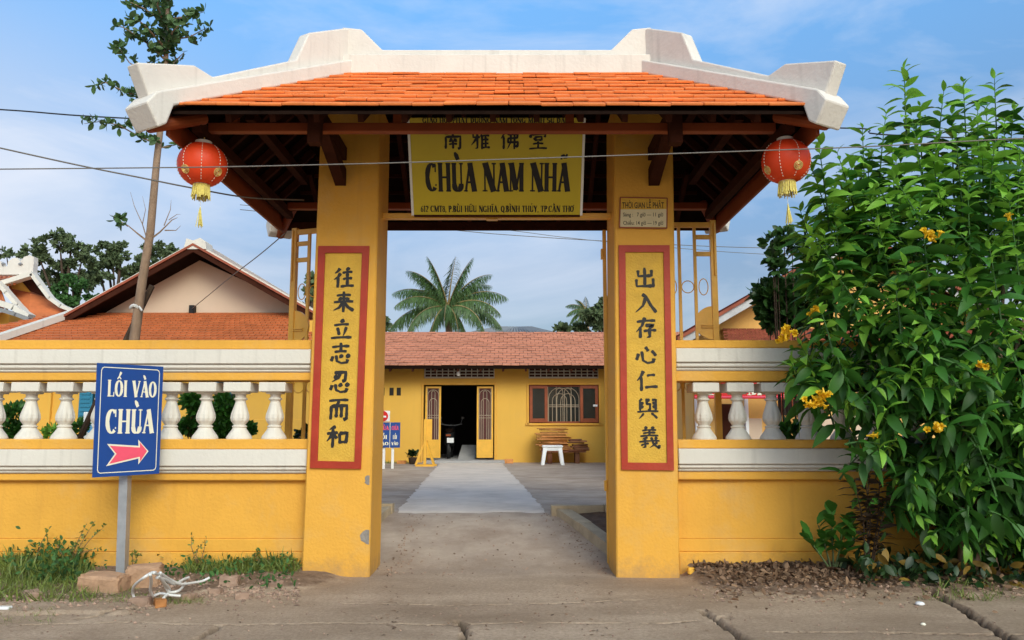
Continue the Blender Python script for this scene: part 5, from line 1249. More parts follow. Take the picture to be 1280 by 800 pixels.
for px in (-2, 8, 29): c = at(px, 331, YT); m = MB(); m.lathe([(.0,-.05),(.06,0),(.0,.05)], (c.x, YT-.12, c.z), 8); m.build('crest_boss', M['steel'], tp)
m = MB(); m.box(Xat(-80,400,YT),Xat(14,400,YT),YT-.1,YT+3,.3,Zat(391,YT)); m.build('wall', M['yellow_back'], tp)

# ------------------------------------------------------------------ hall on the right
YR = 14.0
rh = thing('side_hall', 'old yellow hall with stained gable behind the flowering bush', 'hall', (Xat(1060,500,YR), YR, .35))
pk = at(1075,300,YR); g0 = at(868,418,YR); g1 = at(1280,418,YR)
m = MB(); m.prism([(g0.x,g0.z-.3),(g1.x,g1.z-.3),(g1.x,g1.z),(pk.x,pk.z),(g0.x,g0.z)], YR, YR+.15); m.build('gable_wall', M['yellow_old'], rh)
YV = 13.5; vp = at(1075,291,YV); vl = at(846,424,YV); vr = at(1304,424,YV); up = MB()
for a, b in ((vl, vp), (vr, vp)):
    m = MB(); m.slab([(a.x,YV,a.z),(b.x,YV,b.z),(b.x,YV+9,b.z),(a.x,YV+9,a.z)], (0,0,-.08)); m.build('roof_deck', M['wood_dark'], rh)
    m = MB(); m.slab([(a.x,YV-.03,a.z-.03),(b.x,YV-.03,b.z-.03),(b.x,YV-.03,b.z-.16),(a.x,YV-.03,a.z-.16)], (0,.04,0)); m.build('bargeboard', M['steel'], rh)
    m = MB(); m.slab([(a.x,YV-.08,a.z+.03),(b.x,YV-.08,b.z+.03),(b.x,YV-.08,b.z-.03),(a.x,YV-.08,a.z-.03)], (0,.3,0)); m.build('verge_tiles', M['tile_dark'], rh)
    tile_plane(up, (a.x,YV+.2,a.z), (a.x,YV+9,a.z), (b.x,YV+9,b.z), (b.x,YV+.2,b.z), 24, 14)
up.build('upper_roof_tiles', M['tile_dark'], rh, kind='stuff')
se = 12.6; zs = Zat(427, se); sk = MB(); tile_plane(sk, (Xat(905,425,se), se, zs), (Xat(1420,425,se), se, zs), (Xat(1400,412,YR), YR, Zat(411,YR)), (Xat(903,412,YR), YR, Zat(411,YR)), 50, 9, .03)
sk.build('skirt_roof_tiles', M['tile_dark'], rh, kind='stuff')
YW = 13.0; z_e = Zat(440, YW)
m = MB(); m.box(Xat(866,500,YW), Xat(1500,500,YW), YW, YW+.2, .3, z_e); m.build('wall', M['yellow_old'], rh)
m = MB(); m.box(Xat(866,500,YW), Xat(866,500,YW)+.2, YW+.2, YW+9, .3, z_e); m.build('wall', M['yellow_old'], rh)
a, b, zt, zb = Xat(976,500,YW), Xat(1030,500,YW), Zat(499,YW), Zat(519,YW); m = MB(); m.box(a,b,YW-.02,YW,zb,zt); wn = m.build('window', M['glass_dark'], rh)
for k in range(5): x = a+(b-a)*k/4; m = MB(); m.box(x-.01,x+.01,YW-.035,YW-.02,zb,zt); m.build('window_bar', M['brown_frame'], wn)
for a, b, y0_, y1_ in ((930,952,523,560),(1022,1044,520,560),(1066,1086,515,560)):
    m = MB(); m.cbox(Xat(a,540,YW),Xat(b,540,YW),YW-.05,YW,.35,Zat(y0_,YW),.01); m.build('pale_panel', M['cream_wall'], rh)
m = MB(); m.cbox(Xat(930,540,YW),Xat(934,540,YW),YW-.12,YW-.05,.35,Zat(475,YW),.004); m.build('white_post', M['plastic_white'], rh)
m = MB(); m.cbox(Xat(868,540,YW),Xat(874,540,YW),YW-.12,YW-.05,.35,Zat(475,YW),.004); m.build('white_post', M['plastic_white'], rh)
m = MB(); m.cbox(Xat(895,540,YW),Xat(925,540,YW),YW-.03,YW,.35,Zat(505,YW),.004); m.build('door', M['wood'], rh)
bn = thing('red_banner', 'long red banner with yellow capitals behind the right balustrade', 'banner', (Xat(940,490,12.4), 12.4, Zat(499,12.4)))
YBn = 12.4; a, b, zt, zb = Xat(868,490,YBn), Xat(1030,490,YBn), Zat(470,YBn), Zat(498.5,YBn)
m = MB(); m.cbox(a,b,YBn,YBn+.03,zb,zt,.004); m.build('cloth', M['red_board'], bn)
m = MB(); m.bar((a,YBn-.004,zb+.03),(b,YBn-.004,zb+.03),.008,.02); m.build('pale_line', M['pink'], bn)
bmap = lambda u, v, h: (u, YBn-.004-h, v)
for ch, x0_, x1_ in (('L',884,896),('M',934,952),('H',979,993),('A',1003,1016)):
    m = MB(); serif_text(m, ch, Xat(x0_,485,YBn), Xat(x1_,485,YBn), Zat(494,YBn), Zat(477,YBn), bmap, .003, 1.3); m.build('lettering', M['cream'], bn)
bushlet('low broad leafed plant behind the fourth right baluster', [(985,540,14,7),(1012,534,10,8)], 9.0, 'leaf', 120, (.08,.14))
# white post at the wall inside the right leaf

# ------------------------------------------------------------------ trees beyond the halls
def big_tree(label, base_px, clumps, Y, mt, n, sz, trunk_r=.25, name='tree', group='trees beyond the halls', kind='oval', seed=1, limbs=True):
    rr = random.Random(seed); b = at(base_px, 500, Y); g = thing(name, label, 'tree', (b.x, Y, .3), group); k = Y/FPX; lv = []
    m = MB(); top = at(base_px, min(c[1] for c in clumps), Y)
    m.tube([(b.x,Y,.3),(b.x+.2,Y,(top.z*.35)),(b.x-.1,Y,top.z*.75),(b.x,Y,top.z-.5)], [trunk_r,trunk_r*.8,trunk_r*.5,.05], 7)
    for px, py, rx, ry in clumps:
        c = at(px, py, Y); dy = rr.uniform(-1,1)*rx*k*1.2
        if limbs: m.tube([(b.x, Y, .3+(c.z-.3)*.55), ((b.x+c.x)/2, Y+dy*.5, .3+(c.z-.3)*.8), (c.x, Y+dy, c.z)], [trunk_r*.35,.08,.03], 5)
        nb2 = max(3, int(n*rx*ry/620)); sub = [(rdir(rr)*rr.random()**.4) for _ in range(max(5, int(rx*ry/14)))]
        for q in range(nb2*6):
            s_ = rr.choice(sub); d = s_ + rdir(rr)*rr.random()*.24
            lv.append(((c.x+d.x*rx*k, Y+dy+d.y*rx*k, c.z+d.z*ry*k), rot_to(rdir(rr)+Vector((0,0,.2)), rr.uniform(0,6)), rr.uniform(*sz)))
    m.build('trunk', M['bark_dark'], g); leaf_obj('crown', lv, kind, M[mt], g); return g
big_tree('tall olive green tree directly left behind the gable with open crown', 75, [(55,318,17,14),(80,305,20,14),(100,320,16,16),(60,345,20,12),(95,348,20,14),(75,330,16,12),(45,340,10,8)], 45, 'leaf_far', 300, (.15,.32), seed=1)
big_tree('olive green tree in the middle of the row behind the gable roof', 140, [(125,312,14,12),(142,325,18,14),(130,345,18,12),(158,338,16,12),(118,330,12,12),(150,308,10,8)], 47, 'leaf_far', 300, (.15,.32), seed=2)
big_tree('dark tree right of the slim trunk behind the gable roof', 195, [(185,318,14,12),(205,312,14,12),(216,322,10,9),(190,335,20,10),(175,330,12,12)], 48, 'leaf_far', 320, (.15,.32), seed=3)
big_tree('bright green bushy tree low behind the gable roof', 90, [(80,370,14,12),(98,358,16,12),(92,380,16,10),(112,372,10,8)], 38, 'leaf_far2', 320, (.14,.28), seed=4)
big_tree('faint grey tree crown beyond the small temple', 14, [(6,316,10,5),(22,320,9,5),(-12,318,12,6)], 60, 'leaf_far', 140, (.3,.5), seed=5)
big_tree('thin sparse tree seen behind the left gate leaf', 388, [(386,352,8,9),(392,368,9,9),(384,378,7,6),(396,350,6,6)], 40, 'leaf_far', 200, (.2,.4), seed=6)
big_tree('dark tree behind the house roof beside the right pillar', 752, [(742,398,14,12),(756,388,12,14),(728,408,12,6),(768,400,12,14),(706,412,10,4)], 42, 'leaf_far', 460, (.25,.45), seed=7)
big_tree('small tree tip at the left end of the house roof', 485, [(482,410,5,6),(474,405,8,8)], 42, 'leaf_far', 300, (.2,.4), seed=8)

def frond(lv, mb, base, az, el, L, rr, drop=1.0, w=.10):
    """one palm frond: returns its leaflets"""
    pts = []; p = Vector(base); d = Vector((math.cos(az)*math.cos(el), math.sin(az)*math.cos(el), math.sin(el))); n = 16
    for i in range(n+1):
        pts.append(p.copy()); p = p + d*L/n; d.z -= drop*(.05+.10*i/n); d.normalize()
    mb.tube(pts, [.045*(1-i/(n+2)) for i in range(n+1)], 4)
    for i in range(1, n*4+1):
        t = i/(n*4); k = min(n-1, int(t*n)); a = pts[k].lerp(pts[k+1], t*n-k); tn = (pts[k+1]-pts[k]).normalized()
        sd = tn.cross(Vector((0,0,1)))
        if sd.length < .05: sd = Vector((1,0,0))
        sd.normalize(); ln = L*.24*math.sin(math.pi*min(1,.12+t*.86))**.6
        for s in (-1,1):
            for q in range(2):
                dd = sd*s*.85 + tn*(.45+.2*rr.random()) + Vector((0,0,-.35-.35*rr.random()))
                lv.append((a+tn*q*L/n*.25, rot_to(dd, rr.uniform(-.4,.4)), ln*rr.uniform(.8,1.1)))
def palm(label, px, py, Y, L, fronds, seed):
    rr = random.Random(seed); c = at(px, py, Y); g = thing('palm_tree', label, 'palm', (c.x, Y, .3)); m = MB()
    m.tube([(c.x+.3, Y, .3), (c.x+.2, Y, c.z*.5), (c.x, Y, c.z-.1)], [.22,.18,.15], 8); m.build('trunk', M['bark'], g)
    sm = MB(); lv = []
    for az, el, l, dr in fronds: frond(lv, sm, c, R(az), R(el), L*l, rr, dr)
    sm.build('frond_ribs', M['palm_dry'], g, kind='stuff'); leaf_obj('fronds', lv, 'strip', M['palm'], g)
palm('tall coconut palm standing behind the house roof, framed by the gate', 560, 384, 36, 2.75,
     [(60,80,.9,.5),(8,72,.92,.55),(172,74,.92,.55),(12,58,.95,.8),(165,60,1.0,.8),(178,42,1.0,.9),(200,30,.95,1.0),(5,38,1.05,.9),(-20,22,1.0,1.0),(185,8,1.1,1.0),(0,10,1.0,1.0),(-40,5,1.0,1.2),(220,2,1.0,1.2),(250,-10,.9,1.2),(290,-10,.9,1.2),(270,10,.9,1.3),(150,45,.9,.8),(30,50,.95,.8),(170,60,.9,.7),(320,-30,.7,1.0),(225,-32,.7,1.0)], 4)
palm('small distant palm leaning left beside the right pillar', 733, 388, 60, 1.9,
     [(90,70,.7,.6),(170,40,.9,.9),(190,15,.9,1.0),(175,-10,.9,1.1),(200,-35,.9,1.1),(10,40,.6,.8),(120,55,.8,.7),(150,60,.7,.7)], 5)
# grey domed roof behind the house
g = thing('grey_roof', 'low grey corrugated roof peeping over the house ridge', 'roof', at(643,412,40))
A, B = at(590,416,40), at(690,416,40); T0, T1 = at(622,409.5,43), at(664,409.5,43)
m = MB(); m.slab([A, B, T1, T0], (0,0,-.08)); m.build('roof_sheet', M['grey_roof'], g)
m = MB()
for k in range(24): f = k/23; m.tube([A.lerp(B,f)+Vector((0,0,.03)), T0.lerp(T1,f)+Vector((0,0,.03))], .05, 4)
m.build('corrugation', M['grey_roof'], g, kind='stuff')
m = MB(); m.box(A.x+.3, B.x-.3, 40.2, 43, .3, A.z-.05); m.build('wall', M['cream_wall'], g)

# ------------------------------------------------------------------ slim tree behind the left wall
rr = random.Random(11); YS = 8.7
g = thing('slim_tree', 'tall slim pale trunk tree rising behind the left wall with sparse layered leaves', 'tree', (at(160,560,YS).x, YS, .35))
tp_ = [at(px, py, YS) for px, py in ((158,560),(168,424),(178,350),(188,290),(196,200),(205,120),(209,40),(211,-40),(213,-120))]
m = MB(); m.tube(tp_, [.062,.054,.047,.043,.037,.031,.025,.018,.008], 10); m.build('trunk', M['bark'], g, True)
lv = []
def twig(pts, r0, leafy, dens=1.7, sz=(.06,.11)):
    P = [at(px, py, YS)+Vector((0,dy,0)) for px, py, dy in pts]; m = MB(); n = len(P); m.tube(P, [r0*(1-.8*i/(n-1)) for i in range(n)], 5); m.build('branch', M['bark'], g)
    if not leafy: return
    for a, b in zip(P[:-1], P[1:]):
        L0 = (b-a).length; k = max(2, int(L0/.028*dens))
        for i in range(k):
            c = a.lerp(b, rr.random())+Vector((rr.gauss(0,.035),rr.gauss(0,.05),rr.gauss(0,.03)))
            for _ in range(5):
                d = rdir(rr)+Vector((0,0,.45)); lv.append((c, rot_to(d, rr.uniform(0,6)), rr.uniform(*sz)))
for a in ([(204,112,0),(192,100,-.1),(172,88,-.2),(160,70,-.25)],[(205,95,0),(190,80,.2),(168,62,.3)],[(207,75,0),(190,60,-.1),(170,48,-.2),(158,42,-.2)],
          [(208,60,0),(225,50,-.2),(245,40,-.3)],[(208,50,0),(228,36,.2),(250,24,.2)],[(209,30,0),(190,22,-.2),(165,14,-.3)],[(209,25,0),(230,15,.1),(246,4,.2)],
          [(210,10,0),(190,4,.1),(172,-6,.2)],[(210,5,0),(222,-2,-.2),(236,-10,-.3)],[(211,-20,0),(195,-28,0),(180,-34,.1)],[(211,-25,0),(228,-32,.1)],[(207,45,0),(198,36,.3),(180,30,.4)],[(209,40,0),(216,30,-.4),(222,20,-.5)],[(206,88,0),(216,70,.1),(226,60,.1)],[(208,62,0),(196,48,-.3),(184,40,-.4)]):
    twig(a, .014, True, .95)
twig([(203,128,0),(185,125,-.1),(165,122,-.15),(142,112,-.2),(128,118,-.2)], .013, True, .75)
twig([(203,135,0),(180,128,.1),(160,130,.1)], .010, True, .7)
twig([(201,182,0),(180,175,-.1),(160,165,-.2),(138,160,-.2),(120,165,-.25)], .012, True, .6)
twig([(200,185,0),(212,178,.1),(220,176,.1)], .008, True, .5)
twig([(186,303,0),(172,292,0),(160,282,0),(148,275,0)], .012, False); twig([(160,283,0),(150,276,-.05),(142,270,-.05)], .006, True, .9)
twig([(184,300,0),(178,280,0),(168,258,0),(163,240,0)], .007, False); twig([(178,280,0),(182,262,0),(178,245,0)], .005, False)
twig([(187,300,0),(200,290,0),(215,275,0),(222,272,0)], .012, False); twig([(206,288,0),(220,288,0),(226,282,0)], .008, False); twig([(205,282,0),(213,262,0),(214,250,0)], .006, False); twig([(211,275,0),(221,268,0),(226,268,0)], .005, False)
leaf_obj('foliage', lv, 'oval', M['leaf_tree'], g)
m = MB(); c = at(170,384,YS); m.tube([(c.x+.054*math.cos(a), YS+.054*math.sin(a), c.z+.012*math.sin(3*a)) for a in [2*math.pi*k/16 for k in range(17)]], .018, 6, False); m.tube([c+Vector((.06,-.06,0)), c+Vector((.10,-.07,-.05))], .012, 5); m.build('tie_cloth', M['rope'], g)
g = thing('tree_stake', 'dark wooden stake leaning against the slim tree trunk', 'stake', at(96,556,8.95))
m = MB(); m.tube([at(94,560,8.95), at(125,492,8.9), at(190,357,8.82)], .032, 7); m.build('pole', M['bark_dark'], g)

# ------------------------------------------------------------------ yard tree beyond the right wall
bushlet('dark rounded tree with a tall leafy sprig beyond the right wall', [(978,378,22,18),(995,365,24,14),(960,370,14,14),(990,395,22,10),(968,395,14,12),(1005,385,16,16)], 9.6, 'leaf_mid', 260, (.09,.17), True, 'yard_tree', 'tree')
bushlet('thin upright sprig of leaves above the rounded yard tree', [(965,303,9,9),(980,295,8,8),(968,322,7,6),(990,305,5,6),(972,335,5,8)], 9.4, 'leaf_mid', 60, (.08,.13), True, 'leafy_sprig', 'shrub')

# ------------------------------------------------------------------ blue entrance sign
g = thing('entrance_sign', 'leaning blue sign with white words and a pink arrow on a grey post', 'sign', (at(152,722,7.1).x, 7.1, 0))
yl, yr2 = 6.78, 7.28
TL, TR, BR_, BL = at(122,453.5,yl), at(204.3,458.3,yr2), at(199,592,yr2), at(116,597,yl)
nrm = (TR-TL).cross(BL-TL).normalized()
if nrm.y > 0: nrm = -nrm
def bmap2(u, v, h):       # u across 0..1, v up 0..1
    p = (BL.lerp(BR_, u)).lerp(TL.lerp(TR, u), v) + nrm*h; return (p.x, p.y, p.z)
m = MB(); m.slab([bmap2(0,0,0),bmap2(1,0,0),bmap2(1,1,0),bmap2(0,1,0)], -nrm*.012); bf = m.build('sign_plate', M['blue'], g)
def line_on(pts, w, par, mt, lift=.0015):
    m = MB(); W_ = .75
    for i in range(len(pts)-1):
        a, b = Vector(bmap2(*pts[i], lift)), Vector(bmap2(*pts[i+1], lift)); d = (b-a).normalized(); s = d.cross(nrm)*w/2
        m.add([a-s-d*w/2, b-s+d*w/2, b+s+d*w/2, a+s-d*w/2], [(0,1,2,3)])
    return m.build('border_line', M[mt], par)
e1, e2, cr, cr2 = .06, .035, .04, .03
line_on([(e1+cr,e2),(1-e1-cr,e2),(1-e1-cr*.3,e2+cr2*.3),(1-e1,e2+cr2),(1-e1,1-e2-cr2),(1-e1-cr*.3,1-e2-cr2*.3),(1-e1-cr,1-e2),(e1+cr,1-e2),(e1+cr*.3,1-e2-cr2*.3),(e1,1-e2-cr2),(e1,e2+cr2),(e1+cr*.3,e2+cr2*.3),(e1+cr,e2)], .007, bf, 'cream')
def sfit(text, u0_, u1_, v0_, v1_, b):
    m = MB(); serif_text(m, text, u0_*.75, u1_*.75, v0_*.98, v1_*.98, lambda u, v, h: bmap2(u/.75, v/.98, h), .0025, b); m.build('lettering', M['cream'], bf)
sfit('LỐI VÀO', .15, .90, .705, .855, 1.15)
sfit('CHÙA', .15, .88, .375, .595, 1.2)
def poly_on(pts, lift, nm, mt):
    m = MB(); c = (sum(p[0] for p in pts)/len(pts), sum(p[1] for p in pts)/len(pts))
    m.add([bmap2(u, v, lift) for u, v in pts], [tuple(range(len(pts)))]); m.build(nm, M[mt], bf)
arrow = [(.16,.285),(.73,.255),(.72,.315),(.87,.215),(.74,.10),(.735,.155),(.16,.09),(.29,.195)]
cx_, cy_ = .5, .2
SA = lambda L_: [(.50+(u-.51)*.80, .205+(v-.205)*.82) for u, v in L_]
poly_on(SA([(.11,.305),(.70,.275),(.69,.345),(.90,.212),(.71,.07),(.71,.135),(.11,.068),(.26,.195)]), .0025, 'arrow_outline', 'cream')
poly_on(SA(arrow), .0035, 'arrow', 'pink')
pt, pb = at(158,560,7.14), at(152,724,7.14)
m = MB(); q = R(45); s_ = .052
m.loft([[(p.x+s_*math.cos(q+k*math.pi/2)*1.0, p.y+s_*math.sin(q+k*math.pi/2), p.z) for k in range(4)] for p in (Vector((pb.x,pb.y,-.1)), pb+(pt-pb)*.0+Vector((0,0,.05)), pt, pt+(pt-pb)*.25)]); m.build('post', M['steel'], g)

# ------------------------------------------------------------------ blocks, cord and rubble by the sign
def rock(label, px, py, sx, sy, sz, seed, mt='concrete_block', rot=0, name='stone_block', cat='block', Y=None):
    rr = random.Random(seed); 
    x, y = gpt(px, py); x *= 1; y = y if Y is None else Y; z = gzs(x, y)
    if Y is not None: x = Xat(px, py, Y)
    import bmesh
    m = MB(); m.cbox(-sx/2, sx/2, -sy/2, sy/2, -.03, sz, min(sx,sy,sz)*.14); me = m.mesh(name)
    bm = bmesh.new(); bm.from_mesh(me); bmesh.ops.subdivide_edges(bm, edges=bm.edges, cuts=2, use_grid_fill=True)
    for v in bm.verts: v.co += Vector((rr.uniform(-1,1), rr.uniform(-1,1), rr.uniform(-1,1)))*min(sx,sy,sz)*.055
    bmesh.ops.recalc_face_normals(bm, faces=bm.faces); bm.to_mesh(me); bm.free(); me.materials.append(M[mt])
    o = bpy.data.objects.new(name, me); COL.objects.link(o); o.location = (x, y, z); o.rotation_euler = (rr.uniform(-.06,.06), rr.uniform(-.06,.06), rot); tag(o, label, cat); return o
rock('pale brown block lying left of the grey sign post', 129, 744, .34, .20, .135, 1, rot=-.12)
rock('upright brown block right of the sign post under the white cord', 180, 738, .27, .20, .17, 2, rot=.25)
for px, py, s_, l in ((176,757,.10,'fist sized brown rubble stone below the cord coil'),(200,757,.08,'small orange brick shard right of the cord coil'),(237,749,.07,'small brown stone at the edge of the dirt strip'),(286,735,.10,'reddish rubble stone in the weeds near the pillar'),(302,748,.07,'flat reddish shard in front of the weeds near the pillar'),(270,742,.06,'tiny brown stone left of the flat shard'),(345,735,.07,'small stone at the foot of the left pillar side'),(112,729,.07,'small pale stone behind the left block'),(40,754,.10,'long brown shard at the far left verge')):
    rock(l, px, py, s_*1.5, s_, s_*.6, int(px), 'plank' if 'orange' in l else 'pebble', name='rubble_stone', cat='stone', rot=px)
g = thing('cord_coil', 'tangled white cord draped over the block beside the sign post', 'cord', (*gpt(205,745), .05)); rr = random.Random(9)
def cord(pts):
    m = MB(); P = []
    for px, py, z in pts: 
        x, y = gpt(px, py); base = at(px, py, y)
        k = z; d = at(px, py, 1.0)-Vector((0,0,CZ)); 
        t = (k-CZ)/d.z; P.append(Vector((d.x*t, d.y*t, k)))
    Q = []
    for i in range(len(P)-1):
        a, b, c_, d_ = P[max(i-1,0)], P[i], P[i+1], P[min(i+2,len(P)-1)]
        for k in range(6):
            t = k/6; Q.append(.5*((2*b)+(c_-a)*t+(2*a-5*b+4*c_-d_)*t*t+(3*b-a-3*c_+d_)*t**3))
    Q.append(P[-1]); m.tube(Q, .0105, 6); m.build('cord', M['rope'], g, True)
cord([(168,748,.05),(166,740,.10),(169,731,.18),(180,722,.26),(190,716,.28),(195,716,.28)])
cord([(188,718,.28),(189,728,.20),(188,738,.12),(192,746,.06)])
cord([(192,716,.29),(200,720,.24),(206,732,.14),(212,740,.08),(224,738,.08),(232,728,.10)])
cord([(200,716,.26),(212,724,.18),(226,730,.12),(244,728,.10),(254,726,.10),(262,722,.12)])
cord([(190,747,.05),(200,742,.07),(214,744,.06),(226,745,.05)])
cord([(196,722,.24),(206,724,.20),(218,730,.13),(230,724,.13),(236,722,.13)])
cord([(204,748,.05),(212,738,.09),(205,728,.18),(198,720,.25)])

# ------------------------------------------------------------------ weeds, grass, litter
rr = random.Random(21); lv = []; gl2 = []
def gr_patch(n, pxr, pyr, h, jitter=1):
    for _ in range(n):
        px, py = rr.uniform(*pxr), rr.uniform(*pyr); x, y = gpt(px, py); y = min(y, 7.50)
        hh = h*rr.uniform(.4,1); c = Vector((x, y, gzs(x, y)-.01))
        for k in range(4):
            d = Vector((rr.gauss(0,.55), rr.gauss(0,.55), 1)); lv.append((c+Vector((rr.gauss(0,.02),rr.gauss(0,.02),0)), rot_to(d, rr.uniform(0,6)), hh*rr.uniform(.6,1)))
gr_patch(500, (-30,118), (712,758), .15); gr_patch(70, (100,160), (750,758), .06); gr_patch(260, (5,105), (708,735), .25); gr_patch(90, (165,250), (748,756), .08)
gr_patch(420, (235,372), (714,726), .15); gr_patch(60, (-20,75), (765,780), .06); gr_patch(120, (300,372), (712,722), .2)
gr_patch(60, (100,170), (730,752), .1); gr_patch(90, (1150,1290), (735,752), .12)
leaf_obj('grass', lv, 'blade', M['grass'])
for _ in range(900):
    px = rr.choice([rr.gauss(60,30), rr.gauss(70,18), rr.uniform(200,370)]); x, y = gpt(px, rr.uniform(712,738)); y = min(y,7.5)
    gl2.append(((x, y, gzs(x,y)+abs(rr.gauss(0,.06 if px > 150 else .11))), rot_to(rdir(rr)+Vector((0,0,.6)), rr.uniform(0,6)), rr.uniform(.025,.06)))
leaf_obj('ground_cover', gl2, 'oval', M['leaf_far2'])
def weed(label, px, py, tips, sz=.03, mt='grass'):
    x, y = gpt(px, py); y = min(y, 7.46); x = Xat(px, py, y); z = gzs(x, y); g = thing('weed', label, 'weed', (x, y, z)); m = MB(); lv = []
    for tx, ty in tips:
        t = at(tx, ty, y-.02); mid = Vector(((x+t.x)/2+rr.gauss(0,.02), y-.03, (z+t.z)/2+.05)); m.tube([(x,y,z), mid, t], [.004,.003,.0015], 4)
        for k in range(16):
            f = .25+.75*rr.random(); c = Vector((x,y,z)).lerp(mid, f*2) if f < .5 else mid.lerp(t, f*2-1)
            lv.append((c, rot_to(rdir(rr)+Vector((0,0,.5)), rr.uniform(0,6)), sz*rr.uniform(.6,1.3)))
    m.build('stems', M['dry'], g); leaf_obj('leaves', lv, 'oval', M[mt], g)
weed('tall spindly weed against the wall at the far left', 40, 718, [(62,660),(35,690),(20,700)])
weed('bushy tall weed left of the sign post', 85, 718, [(108,655),(118,652),(134,655),(95,680),(125,685),(70,672)], .035)
weed('thin weed just right of the sign post', 165, 722, [(170,690),(176,693)])
weed('slender seeding weed in the middle of the wall', 248, 722, [(240,668),(258,672),(252,680),(250,700)])
weed('feathery weed near the left pillar', 330, 720, [(322,690),(345,695),(338,705),(312,700)])
weed('small leafy weed beside the left pillar foot', 368, 722, [(366,700),(360,705)])
lv = []; 
for _ in range(5200):
    px = rr.choice([rr.uniform(862,1290), rr.gauss(1000,80), rr.uniform(900,1290)]); py = 714+abs(rr.gauss(0,13)); x, y = gpt(px, py); y = min(y, 7.5)
    if x < 1.6: continue
    lv.append(((x, y, gzs(x,y)+.008+abs(rr.gauss(0,.014))), rot_to(rdir(rr)*Vector((1,1,.35))+Vector((0,0,.1)), rr.uniform(0,6)), rr.choice([rr.uniform(.015,.04), rr.uniform(.02,.07)])))
leaf_obj('leaf_litter', lv, 'oval', M['dry'])
lv = []
for _ in range(260):
    px = rr.choice([rr.uniform(478,500), rr.uniform(480,760), rr.uniform(680,765), rr.uniform(0,1280)]); py = rr.choice([rr.uniform(640,720), rr.uniform(650,730), rr.uniform(730,795)]); 
    x, y = gpt(px, py)
    if y > 9.5 or (x < -1.2 and y > 7.3) or (x > .9 and y > 7.3): continue
    lv.append(((x, y, gzs(x,y)+.006), rot_to(rdir(rr)*Vector((1,1,.2)), 0), rr.uniform(.015,.04)))
leaf_obj('scattered_dry_leaves', lv, 'oval', M['dry'])
# pebbles and soil crumbs
def pebbles(name, spots, mt):
    m = MB()
    for x, y, z, s_ in spots:
        P = [Vector((s_*rr.uniform(.6,1)*a, s_*rr.uniform(.6,1)*b, s_*rr.uniform(.4,.8)*c)) for a, b, c in ((1,0,0),(0,1,0),(-1,0,0),(0,-1,0),(0,0,1),(0,0,-1))]
        V = [(x+p.x, y+p.y, z+p.z) for p in P]; m.add(V, [(0,1,4),(1,2,4),(2,3,4),(3,0,4),(1,0,5),(2,1,5),(3,2,5),(0,3,5)])
    m.build(name, M[mt], kind='stuff')
sp = []
for _ in range(1500):
    k = rr.random()
    if k < .35: px, py = rr.uniform(190,375), rr.gauss(740,7)
    elif k < .62: px, py = rr.uniform(862,1280), rr.gauss(738,9)
    elif k < .8: px, py = rr.uniform(0,200), rr.gauss(755,8)
    else: px, py = rr.uniform(0,1280), rr.uniform(735,800)
    x, y = gpt(px, py)
    if y > 7.45: continue
    sp.append((x, y, gzs(x,y)+.003, rr.uniform(.004,.012) if k > .8 else rr.uniform(.006,.026)))
for _ in range(350):
    x, y = rr.uniform(-1.25,.9), rr.uniform(7.5,9.4); 
    if rr.random() < .6: x = rr.choice([-1.15+abs(rr.gauss(0,.12)), .85-(y-8.2)*.3-abs(rr.gauss(0,.12))])
    sp.append((x, y, gzs(x,y)+.003, rr.uniform(.004,.016)))
pebbles('gravel', sp, 'pebble')
x, y = gpt(1150,757); m = MB(); m.lathe([(.02,-.004),(.034,.004),(.03,.016),(.015,.022)], (x,y,gzs(x,y)+.004), 12); tag(m.build('crumpled_cup', M['plastic_white'], None, True), 'small white crumpled cup on the concrete in front of the bush', 'litter')
x, y = gpt(1154,782); m = MB(); m.lathe([(.01,-.004),(.02,.002),(.012,.012)], (x,y,gzs(x,y)+.003), 8); tag(m.build('paper_scrap', M['cream'], None, True), 'tiny pale paper scrap near the bottom right', 'litter')
x, y = gpt(864,722); m = MB(); m.cbox(x-.03,x+.03,y-.03,y+.03,gzs(x,y)-.01,gzs(x,y)+.05,.01); tag(m.build('yellow_paint_tin', M['gate_paint']), 'tiny yellow tin at the foot of the right pillar', 'tin')
x, y = gpt(2,766); m = MB(); m.cbox(x-.07,x+.06,y-.03,y+.03,gzs(x,y)-.01,gzs(x,y)+.015,.006); tag(m.build('white_paper', M['plastic_white']), 'scrap of white paper at the lower left edge', 'litter')

# ------------------------------------------------------------------ big flowering bush on the right
rr = random.Random(33)
bush = thing('flowering_bush', 'large leafy bush with yellow trumpet flowers in front of the right wall', 'bush', (at(1225,716,7.15).x, 7.15, gzs(at(1225,716,7.15).x, 7.15)))
OUT = [(1020,235),(1050,225),(1085,215),(1130,190),(1165,215),(1200,190),(1245,180),(1290,190),(1420,190),(1420,690),(1200,690),(1165,672),(1140,640),(1112,595),(1112,560),(1066,535),(1022,515),(1000,490),(985,450),(990,420),(998,395),(1010,360),(1016,330),(1005,300),(1002,265)]
def inside(px, py):
    c = False; n = len(OUT)
    for i in range(n):
        x1, y1 = OUT[i]; x2, y2 = OUT[(i+1) % n]
        if (y1 > py) != (y2 > py) and px < (x2-x1)*(py-y1)/(y2-y1)+x1: c = not c
    return c
leaves = []; stems = []; young = []
root_ = Vector(at(1225,700,7.1))
def yprob(a): return .55*max(0, min(1, (a.z-2.0)/1.6))
